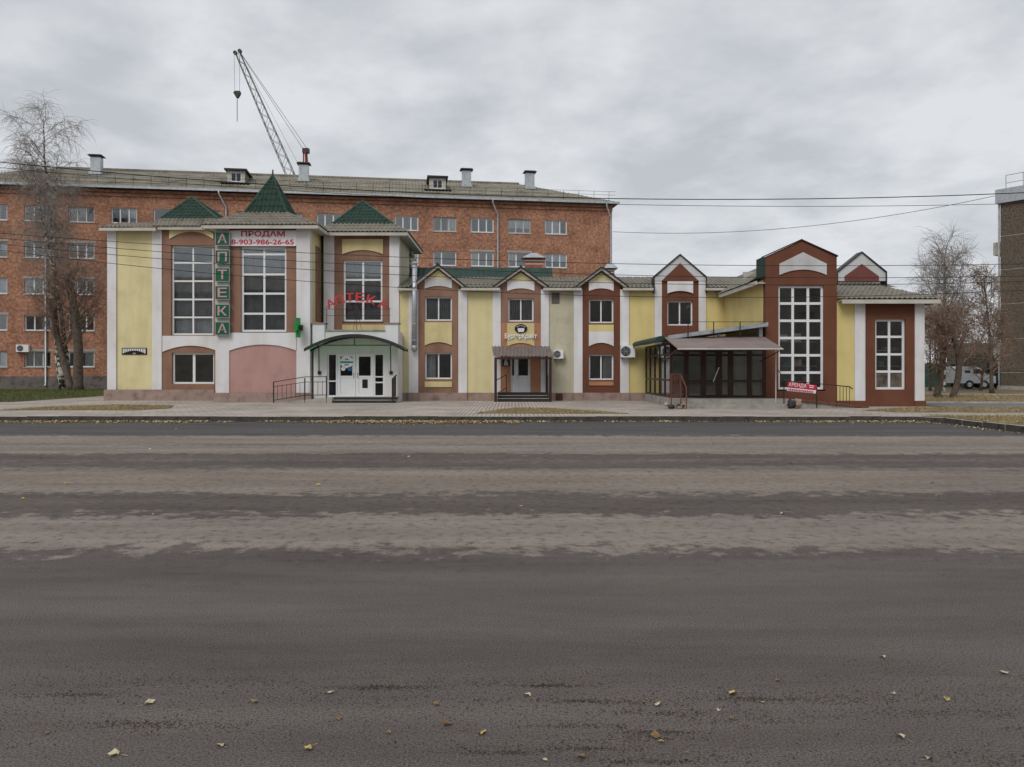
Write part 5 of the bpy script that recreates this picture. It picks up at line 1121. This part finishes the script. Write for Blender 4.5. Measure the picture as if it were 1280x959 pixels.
# ------------------------------------------------------------------ trees
def tree(name, label, base, trunks, bark, twigm, seed, cat='tree', group=None, leaves=None):
    """trunks: list of dicts(lean, height, r, first, spread, droop, n1, n2, n3)"""
    t = thing(name, label, cat, (base[0], base[1], G), group); rn = random.Random(seed)
    tm, lm, wm = MB(), MB(), MB(); lv = []
    def rv(): return Vector((rn.gauss(0, 1), rn.gauss(0, 1), rn.gauss(0, 1)))
    def grow(p, d, L, r, n, wob, droop, up=0):
        pts = [p.copy()]; rad = [r]; s = L/n
        for i in range(n):
            d = (d+rv()*wob+Vector((0, 0, up-droop*(i+1)/n))).normalized(); p = p+d*s; pts.append(p.copy()); rad.append(r*(1-.72*(i+1)/n))
        return pts, rad, d
    def at(pts, f):
        k = min(len(pts)-2, int(f*(len(pts)-1))); g = f*(len(pts)-1)-k
        return pts[k].lerp(pts[k+1], g), (pts[k+1]-pts[k]).normalized()
    for T in trunks:
        p0 = Vector((base[0]+T.get('dx', 0), base[1]+T.get('dy', 0), G-.1)); d0 = Vector((T['lean'][0], T['lean'][1], 1)).normalized()
        pts, rad, _ = grow(p0, d0, T['h'], T['r'], 14, T.get('wob', .04), 0, .03)
        rad = [T['r']*(1-.88*(i/14)**.9) for i in range(15)]; rad[0] *= 1.35
        if T.get('stub'): rad = [T['r']*(1.3 if i == 0 else 1-.25*i/14) for i in range(15)]
        tm.path(pts, rad, 9)
        for i in range(T['n1']):
            f = T['first']+(1-T['first'])*((i+rn.random()*.8)/T['n1'])**T.get('pw', .9); f = min(f, .985)
            p, d = at(pts, f); side = rv(); side.z = 0; side.normalize()
            L1 = T['h']*T['len']*(1.08-f*.62)*rn.uniform(.7, 1.2)
            q1, r1, _ = grow(p, (d*T['rise']+side).normalized(), L1, max(.022, T['r']*.32*(1.15-f)), 7, .13, T['droop']*.35, .05)
            lm.path(q1, r1, 5, cap=False)
            for j in range(T['n2']):
                f2 = .15+.85*(j+rn.random())/T['n2']; p2, d2 = at(q1, min(f2, .98)); s2 = rv()*.75; L2 = L1*.42*rn.uniform(.5, 1.2)*(1.2-f2*.5)
                q2, r2, _ = grow(p2, (d2+s2+Vector((0, 0, .15))).normalized(), L2, max(.013, r1[0]*.38), 5, .16, T['droop'], 0)
                lm.path(q2, r2, 3, cap=False)
                for k in range(T['n3']):
                    p3, d3 = at(q2, min(.98, .1+.9*(k+rn.random())/T['n3'])); L3 = T.get('tl', 1.3)*rn.uniform(.4, 1.2)
                    q3, r3, _ = grow(p3, (d3+rv()*.7).normalized(), L3, T.get('tr', .010), 3, .15, T['droop']*1.5, 0)
                    wm.path(q3, [T.get('tr', .010)]*3+[.004], 3, cap=False)
                    if leaves and rn.random() < leaves[1]:
                        for _q in range(2): lv.append(q3[rn.randint(1, 3)]+rv()*.04)
    def put(mb, nm, mt_, par=t):
        off = base_of(t); me = bpy.data.meshes.new(nm); me.from_pydata([(a-off.x, b-off.y, c-off.z) for a, b, c in mb.v], [], mb.f); return link(nm, me, mt_, par, smooth=True)
    put(tm, 'trunk', bark); b = put(lm, 'branches', twigm if bark != 'bark_birch' else 'twig'); c = put(wm, 'crown', twigm)
    c['kind'] = 'stuff'
    if lv:
        m = MB()
        for p in lv:
            a, bb = rv().normalized()*.05, rv().normalized()*.04; m.poly([p-a, p+bb, p+a, p-bb])
        o = put(m, 'dead_leaves', leaves[0]); o['kind'] = 'stuff'
    return t
bx = X(78, 57)
tree('birch_tree', 'tall bare birch with forked crown in front of the brick block', (X(80, 57), 57), [
    dict(lean=(-.07, 0), h=20.6, r=.27, first=.36, n1=28, n2=8, n3=8, len=.25, rise=1.3, droop=.34, tl=1.5, tr=.008, pw=.8),
    dict(lean=(-.035, .02), dx=.25, dy=.2, h=16.0, r=.20, first=.4, n1=22, n2=7, n3=9, len=.24, rise=1.3, droop=.36, tl=1.5, tr=.008),
    dict(lean=(-.16, .02), dx=-.2, dy=.1, h=17.8, r=.20, first=.42, n1=18, n2=7, n3=8, len=.24, rise=1.2, droop=.36, tl=1.4, tr=.008)], 'bark_birch', 'twig', 11)
tree('pollard_tree', 'dark thick trunked tree with dense reddish shoots beside the white birch', (X(98, 56.3), 56.3), [
    dict(lean=(-.05, 0), h=8.6, r=.34, first=.45, n1=27, n2=9, n3=4, len=.5, rise=1.2, droop=.02, tl=1.1, tr=.009, stub=1, wob=.05),
    dict(lean=(-.28, .05), dx=-.5, h=7.0, r=.25, first=.4, n1=22, n2=9, n3=4, len=.55, rise=1.1, droop=.02, tl=1.1, tr=.009, stub=1, wob=.06)], 'bark_dark', 'twig_red', 23)
tree('birch_tree', 'bare birch with pale trunk right of the shops behind the gnarled trees', (X(1174, 52), 52), [
    dict(lean=(-.04, 0), h=9.2, r=.17, first=.25, n1=32, n2=8, n3=7, len=.46, rise=1.1, droop=.08, tl=1.0, tr=.008),
    dict(lean=(.10, .03), dx=.3, h=8.2, r=.12, first=.25, n1=22, n2=8, n3=7, len=.46, rise=1.1, droop=.10, tl=1.0, tr=.008)], 'bark_birch', 'twig', 31)
tree('gnarled_tree', 'dark gnarled tree forking low with brown twigs next to the white corner pilaster', (X(1172, 42), 42), [
    dict(lean=(.03, 0), h=4.6, r=.19, first=.3, n1=16, n2=8, n3=5, len=.62, rise=.9, droop=.02, tl=.8, tr=.008, stub=1, wob=.12)], 'bark_dark', 'twig_red', 41, leaves=('dead_leaf', .4))
tree('gnarled_tree', 'dark forked tree with spreading low limb in front of the white van', (X(1191, 41.2), 41.2), [
    dict(lean=(.02, 0), h=4.2, r=.17, first=.3, n1=15, n2=8, n3=5, len=.66, rise=.8, droop=.02, tl=.8, tr=.008, stub=1, wob=.12)], 'bark_dark', 'twig_red', 43, leaves=('dead_leaf', .4))
tree('small_tree', 'thin brown leaved tree close to the dark pebbled block', (X(1240, 50), 50), [
    dict(lean=(-.02, 0), h=7.6, r=.13, first=.12, n1=24, n2=8, n3=6, len=.32, rise=1.2, droop=.05, tl=.8, tr=.009)], 'bark_dark', 'twig_red', 47, leaves=('dead_leaf', .5))
for k, (px, D, s) in enumerate(((1163, 56, 5.4), (1205, 64, 6.6), (1226, 56, 5.2))):
    tree('background_shrub', ['brown leafless shrub just right of the shop corner', 'brown leafless shrub behind the white van', 'brown leafless shrub between van and pebbled block'][k], (X(px, D), D), [
        dict(lean=(.05*(k-1), 0), h=s, r=.10, first=.08, n1=24, n2=7, n3=5, len=.42, rise=1.0, droop=.02, tl=.9, tr=.012)], 'bark_dark', 'twig_red', 60+k, 'shrub', 'shrubs in the yard on the right', leaves=('dead_leaf', .3))

# ------------------------------------------------------------------ right background: pebbled block, fence, vans
pbk = thing('panel_block', 'dark pebble dashed panel block at the right edge', 'building', (X(1250, 60), 60, G))
dx, dy = 1/math.hypot(1, 1.39), -1.39/math.hypot(1, 1.39); px0, py0 = X(1250, 60), 60
def pq(s, t, z): return (px0+dx*s-dy*t*1.0, py0+dy*s+dx*t, z)   # s along the long wall toward the camera, t into the block
HT = 14.5
def pslab(s0, s1, t0, t1, z0, z1, nm, mt_): return MB().hull8([pq(s0, t0, z0), pq(s1, t0, z0), pq(s1, t1, z0), pq(s0, t1, z0)], [pq(s0, t0, z1), pq(s1, t0, z1), pq(s1, t1, z1), pq(s0, t1, z1)]).build(nm, mt_, pbk)
zs = [.4, 1.45, 4.05, 6.75, 9.4, 12.0, 14.5]
for a, b in zip(zs[:-1], zs[1:]):
    for s0 in (0, 3.2, 6.4): pslab(s0+.03, s0+3.17, 0, .3, a+.05, b-.05, 'wall_panel', 'pebble_wall')
pslab(.02, 9.55, .04, 9, .3, HT, 'core', 'concrete')
pslab(-.15, 9.7, -.15, 9.2, 0, .39, 'plinth', 'concrete')
pslab(-.25, 9.8, -.25, 9.2, HT+.02, HT+1.1, 'parapet', 'galv')
for i in range(7): MB().tube(pq(.3+i*1.2, .3, HT+1.1), pq(.3+i*1.2, .3, HT+2.2), .03, 5).build('roof_rail_post', 'galv', pbk)
for h in (1.6, 2.2): MB().tube(pq(.3, .3, HT+h), pq(8, .3, HT+h), .025, 5).build('roof_rail', 'galv', pbk)
for z in (2.6, 5.3, 8.0, 10.7): pslab(-.9, -.01, 1.0, 3.4, z, z+1.0, 'balcony', 'trim')
MB().path([pq(-.12, .12, .3), pq(-.12, .12, HT)], .07, 6).build('downpipe', 'galv', pbk)
fn = thing('green_fence', 'dark green board fence across the yard behind the trees', 'fence', (X(1190, 66), 66, G))
x_ = X(1120, 66)
while x_ < X(1262, 66): MB().box(x_, x_+.36, 66, 66.04, G, G+random.uniform(2.02, 2.1)).build('board', 'green_fence', fn); x_ += .375
for z in (.6, 1.7): MB().box(X(1120, 66), X(1262, 66), 66.045, 66.1, z, z+.08).build('rail', 'green_fence', fn)
def van(label, px, D, body, w_=2.0, L_=4.6, h=2.1, cabm='van_white'):
    t = thing('parked_van', label, 'van', (X(px, D), D, G), 'vehicles parked by the fence')
    prof = [(-L_/2, .45), (L_/2, .45), (L_/2, 1.0), (L_/2-.75, 1.15), (L_/2-1.25, h-.1), (L_/2-1.5, h), (-L_/2+.1, h), (-L_/2, h-.15)]
    MB().prism(prof, -w_/2, w_/2).build('body', body, t, local=True)
    MB().prism([(L_/2-.85, 1.2), (L_/2-1.28, h-.2), (L_/2-1.75, h-.2), (L_/2-1.75, 1.2)], -w_/2-.012, -w_/2-.002).build('cab_window', 'black', t, local=True)
    MB().box(-L_/2+.5, L_/2-2.0, -w_/2-.012, -w_/2-.002, 1.25, h-.3).build('side_window', 'black', t, local=True)
    for sx in (-L_/2+.85, L_/2-.9):
        for y_ in (-w_/2-.02, w_/2-.2):
            wl = MB().disc(sx, .34, .34, .34, y_, y_+.22, 18).build('wheel', 'tyre', t, local=True); MB().disc(sx, .34, .18, .18, y_-.012, y_-.001, 12).build('rim', 'galv', wl, local=True)
    MB().box(L_/2-.02, L_/2+.06, -w_/2+.05, w_/2-.05, .42, .62).build('bumper', 'dark_metal', t, local=True)
    for y_ in (-w_/2+.2, w_/2-.45): MB().box(L_/2-.03, L_/2+.012, y_, y_+.25, .72, .92).build('headlight', 'letter_white', t, local=True)
    return t
van('white van parked behind the dark forked tree', 1212, 61, 'van_white', L_=2.9, h=1.75)
van('dark green van parked by the pebbled block', 1243, 64, 'green_fence', h=2.3, L_=3.4)
hut = thing('green_shed', 'teal green shed roof above the parked white van', 'shed', (X(1222, 72), 72, G))
MB().box(X(1206, 72), X(1246, 72), 72, 75, G, 2.9).build('wall', 'green_fence', hut)
MB().prism_x([(71.6, 2.9), (75.4, 2.9), (75.4, 3.6), (73.5, 4.2), (71.6, 3.2)], X(1204, 72), X(1248, 72)).build('roof', 'green_fence', hut)
MB().box(X(1214, 72), X(1222, 72), 71.96, 71.995, G, 2.2).build('door', 'dark_metal', hut)

# ------------------------------------------------------------------ crane behind the roof
DC = 112.0
cr_ = thing('crawler_crane', 'grey lattice boom crane with hanging hook rising behind the slate roof', 'crane', (X(440, DC), DC, G))
tip, foot = Vector((X(297, DC), DC, Z(66, DC))), Vector((X(462, DC), DC, Z(448, DC)))
ax = (foot-tip).normalized(); px_ = Vector((ax.z, 0, -ax.x)); py_ = Vector((0, 1, 0)); Lb = (foot-tip).length
def bw(f): return .30+.26*min(1, f*3) if f < .85 else .56*(1-(f-.85)/.15*.5)
N = 46; m = MB()
for sx in (-1, 1):
    for sy in (-1, 1): m.path([tip+ax*Lb*i/8+(px_*sx+py_*sy)*bw(i/8) for i in range(9)], .055, 4)
m.build('boom_chord', 'crane_grey', cr_)
m = MB()
for i in range(N):
    f0, f1 = i/N, (i+1)/N; a = tip+ax*Lb*f0; b = tip+ax*Lb*f1; s = 1 if i % 2 else -1
    for sy in (-1, 1): m.tube(a+(px_*s+py_*sy)*bw(f0), b+(px_*-s+py_*sy)*bw(f1), .03, 4)
    for sx in (-1, 1): m.tube(a+(px_*sx+py_*s)*bw(f0), b+(px_*sx-py_*s)*bw(f1), .03, 4)
m.build('boom_lacing', 'crane_grey', cr_)
m = MB()
for s in (-1, 1): m.disc(tip.x+s*.33, tip.z+.12*s+.1, .28, .28, DC-.2, DC+.2, 14)
m.build('sheave', 'dark_metal', cr_)
hk = Vector((X(296.5, DC), DC, Z(119, DC)))
m = MB()
for s in (-.42, .42): m.tube((tip.x+s-.1, DC, tip.z), (hk.x+s*.8, DC, hk.z+.4), .022, 4)
m.build('hoist_rope', 'wire', cr_)
m = MB(); m.prism([(hk.x-.5, hk.z+.3), (hk.x-.1, hk.z-.4), (hk.x+.15, hk.z-.4), (hk.x+.5, hk.z+.2), (hk.x+.45, hk.z+.55), (hk.x-.3, hk.z+.55)], DC-.25, DC+.25); m.tube((hk.x, DC, hk.z-.4), (hk.x, DC, Z(152, DC)), .05, 5); m.build('hook_block', 'dark_metal', cr_)
mt = Vector((X(382.5, DC), DC, Z(189, DC)))
m = MB()
for s in (-.35, .35): m.tube(mt+Vector((0, s, 0)), Vector((X(396, DC), DC+s*3, 3)), .13, 5)
m.tube(mt+Vector((-.35, 0, 0)), Vector((X(380, DC), DC, 3)), .10, 5); m.build('mast', 'crane_red', cr_)
MB().box(mt.x-.45, mt.x+.45, DC-.4, DC+.4, mt.z-.3, mt.z+.35).build('mast_head', 'dark_metal', cr_)
m = MB()
for s in (-.4, .3): m.tube(tip+Vector((.4, s, 0)), mt+Vector((s*.8, s, .2)), .028, 4)
m.tube(tip+Vector((.6, 0, -.6)), Vector((X(378, DC), DC, Z(215, DC))), .018, 4); m.build('luffing_rope', 'wire', cr_)
MB().box(X(440, DC)-3, X(440, DC)+4, DC-1.6, DC+1.6, 1.5, 4.2).build('cab', 'crane_red', cr_)
for s in (-1.6, 1.2): MB().box(X(440, DC)-3.2, X(440, DC)+3.6, DC+s-.4, DC+s+.8, G, 1.45).build('track', 'tyre', cr_)

# ------------------------------------------------------------------ overhead wires
def wire(label, D, pts, r, name='overhead_wire'):
    a = np.array(pts, float); xs = (a[:, 0]-640)/F*D; zs_ = EYE-(a[:, 1]-HZ)/F*D
    c = np.polyfit(xs, zs_, 2); L_ = np.linspace(-44, 44, 60)
    t = thing(name, label, 'wire', (0, D, float(np.polyval(c, 0))), 'wires across the street front')
    MB().path([(x_, D, float(np.polyval(c, x_))) for x_ in L_], r, 5).build('cable', 'wire', t)
wire('topmost thick wire across the slate roof and open sky', 29, [(0, 203), (320, 229), (765, 249.5), (1020, 248), (1280, 241)], .017)
wire('thin wire just below the topmost one', 29.6, [(0, 210), (320, 235), (765, 256), (1000, 258), (1250, 255)], .010)
wire('upper of four wires crossing the shop front', 26, [(0, 292), (135, 301), (500, 322), (860, 331), (1280, 330)], .010)
wire('second of four wires crossing the shop front', 26.3, [(0, 299), (135, 308), (500, 334), (860, 346), (1280, 345)], .010)
wire('third of four wires crossing the shop front', 26.6, [(0, 306), (135, 316), (500, 345), (860, 355), (1280, 352)], .010)
wire('lowest of four wires crossing the shop front', 26.9, [(0, 314), (135, 327), (500, 361), (860, 371), (1280, 363)], .010)
t = thing('service_cable', 'thin cable rising from the brick corner to the pebbled block', 'wire', (0, 65, 12))
a_, b2_ = Vector((X(766, 70.7), 70.6, Z(290, 70.7))), Vector((X(1248, 60), 60, Z(244, 60)))
MB().path([a_.lerp(b2_, i/20)-Vector((0, 0, 1.1*4*(i/20)*(1-i/20))) for i in range(21)], .02, 5).build('cable', 'wire', t)

# ------------------------------------------------------------------ fallen leaves, dirt and litter on the road
def leaf_mesh(seed):
    rn = random.Random(seed); n = 12; m = MB(); s = .055
    ring = []
    for i in range(n):
        a = 2*math.pi*i/n; r = s*(.62+.38*math.cos(a))*(1.15 if i % 2 == 0 else .86)*rn.uniform(.85, 1.15)
        ring.append((r*math.cos(a)*1.35, r*math.sin(a), .012*math.sin(2*a+seed)+.012*abs(math.sin(a))+.006))
    o = len(m.v); m.v.append((0, 0, .004)); m.v += ring
    for i in range(n): m.f.append((o, o+1+i, o+1+(i+1) % n))
    m.path([(-.05, 0, .006), (-.11, .012, .012)], .0025, 3)
    me = bpy.data.meshes.new('fallen_leaf'); me.from_pydata(m.v, [], m.f); return me
LM = {}
for k in range(5):
    for mt_ in ('leaf_yellow', 'leaf_pale', 'leaf_brown'):
        me = leaf_mesh(k); me.materials.append(M[mt_]); LM[(k, mt_)] = me
leaf_px = [(184, 881, 1), (316, 877, 1), (411, 867, 1), (60, 917, 2), (145, 945, 1), (278, 934, 1), (387, 936, 0), (486, 918, 2), (601, 919, 0), (661, 871, 1), (679, 951, 1), (729, 947, 2), (820, 883, 1), (823, 922, 2), (899, 889, 1), (918, 868, 0), (916, 899, 2), (952, 879, 1), (1104, 823, 1), (1183, 875, 0), (1128, 923, 1), (1258, 843, 1), (826, 928, 0), (547, 882, 2), (1160, 950, 1), (423, 898, 2), (972, 851, 2), (320, 879, 2), (1117, 868, 1), (556, 907, 2)]
rn = random.Random(9)
for i, (px, py, c) in enumerate(leaf_px):
    D = EYE*F/(py-HZ); mt_ = ('leaf_yellow', 'leaf_pale', 'leaf_brown')[c]
    o = link('fallen_leaf', LM[(i % 5, mt_)], None); o.location = (X(px, D), D, .004); o.rotation_euler = (rn.uniform(-.25, .25), rn.uniform(-.2, .2), rn.uniform(0, 6.28)); s = rn.uniform(.20, .48); o.scale = (s, s, s)
    o.location.z = .006
    nm = ('yellow', 'pale', 'brown')[c]; k_ = sorted(q[0] for q in leaf_px if q[2] == c).index(px)
    ORD = 'leftmost second third fourth fifth sixth seventh eighth ninth tenth eleventh twelfth thirteenth fourteenth fifteenth'.split()
    tag(o, f'{ORD[k_]} {nm} fallen leaf'+(' ' if k_ == 0 else ' from the left ')+'on the near asphalt', 'leaf', f'{nm} leaves on the near asphalt')
def scatter(name, label, n, fn, sizes, mats, seed, flat=False):
    rn = random.Random(seed); ms = [MB() for _ in mats]
    for i in range(n):
        x_, y_, z_ = fn(rn); s = rn.uniform(*sizes); m = ms[rn.randrange(len(mats))]; a = rn.uniform(0, 6.28); o = len(m.v)
        if flat:
            c_, d_ = math.cos(a)*s, math.sin(a)*s; t1, t2 = rn.uniform(0, s*.9), rn.uniform(0, s*.9)
            m.v += [(x_-c_, y_-d_, z_+.004), (x_+d_*.6, y_-c_*.6, z_+t1+.004), (x_+c_, y_+d_, z_+.006), (x_-d_*.6, y_+c_*.6, z_+t2+.004)]; m.f += [(o, o+1, o+2, o+3)]
        else:
            k = [Vector((math.cos(a+q*2.09)*s*rn.uniform(.7, 1.2), math.sin(a+q*2.09)*s*rn.uniform(.7, 1.2), 0)) for q in range(3)]
            m.v += [(x_+q.x, y_+q.y, z_) for q in k]+[(x_+rn.uniform(-.3, .3)*s, y_+rn.uniform(-.3, .3)*s, z_+s*.9)]; m.f += [(o, o+1, o+3), (o+1, o+2, o+3), (o+2, o, o+3)]
    root = None
    for m, mt_ in zip(ms, mats):
        me = bpy.data.meshes.new(name); me.from_pydata(m.v, [], m.f); o = link(name, me, mt_)
        o['kind'] = 'stuff'; tag(o, label+{'leaf_tan': ', the tan ones', 'leaf_yellow': ', the yellow ones', 'leaf_pale': ', the pale ones', 'leaf_brown': ', the brown ones', 'soil': '', 'concrete': ', pale grains'}[mt_], 'leaves' if flat else 'dirt')
def gut(rn):
    while True:
        x_ = rn.uniform(-21, 13.5); dn = .12+.10*math.sin(x_*1.7)+.08*math.sin(x_*4.1+1)
        if -6.3 < x_ < .2: dn += .75*min(1, (x_+6.3)/1.5)
        if -16.5 < x_ < -9.5: dn += .38
        if 9 < x_ < 13.5: dn += .25
        if rn.random() < dn: break
    return x_, KY-.02-abs(rn.gauss(0, .12+.45*max(0, dn))), rn.uniform(0, .03)*dn
scatter('leaf_litter', 'fallen birch leaves gathered along the kerb', 7500, gut, (.02, .05), ['leaf_tan', 'leaf_pale', 'leaf_brown'], 1, True)
def vrg(rn):
    k = rn.random()
    if k < .3: return rn.uniform(VX+.4, 19), rn.uniform(18, 24.3), G+.02
    if k < .4: return VX-.15-abs(rn.gauss(0, .15)), rn.uniform(19, 24), 0
    pl = patches[0] if k < .65 else (patches[1] if k < .85 else patches[3])
    for _ in range(50):
        x_, y_ = rn.uniform(min(p[0] for p in pl), min(20, max(p[0] for p in pl))), rn.uniform(min(p[1] for p in pl), max(p[1] for p in pl))
        if inside((x_, y_), pl): break
    return x_, y_, G+.02
scatter('leaf_litter', 'fallen leaves scattered over the dry verges', 1500, vrg, (.02, .05), ['leaf_yellow', 'leaf_pale', 'leaf_brown'], 2, True)
def far(rn): return rn.uniform(-12, 13), rn.uniform(8, 24), .0
scatter('leaf_litter', 'single leaves dotted over the far lanes', 60, far, (.02, .04), ['leaf_yellow', 'leaf_pale'], 4, True)
clus = [(rn.uniform(-2.6, 2.6), rn.uniform(3.15, 4.0), rn.uniform(.05, .3)) for _ in range(26)]+[(X(825, 3.4), 3.42, .07), (X(800, 3.4), 3.36, .12), (X(160, 3.4), 3.5, .12)]
def dirt(rn):
    if rn.random() < .35: return rn.uniform(-3, 3), rn.gauss(3.75, .28), 0
    c = rn.choice(clus); return rn.gauss(c[0], c[2]*1.6), rn.gauss(c[1], c[2]*.16), 0
def crumbs(rn):
    c = rn.choice(clus[-12:]); return rn.gauss(c[0], c[2]*.9), rn.gauss(c[1], c[2]*.2), 0
scatter('leaf_litter', 'crumbled leaf fragments among the grit near the camera', 300, crumbs, (.003, .010), ['leaf_brown', 'soil'], 8, True)
scatter('road_dirt', 'loose dark grit and clods strewn along the near lane edge', 9000, dirt, (.0018, .0065), ['soil', 'soil'], 6)
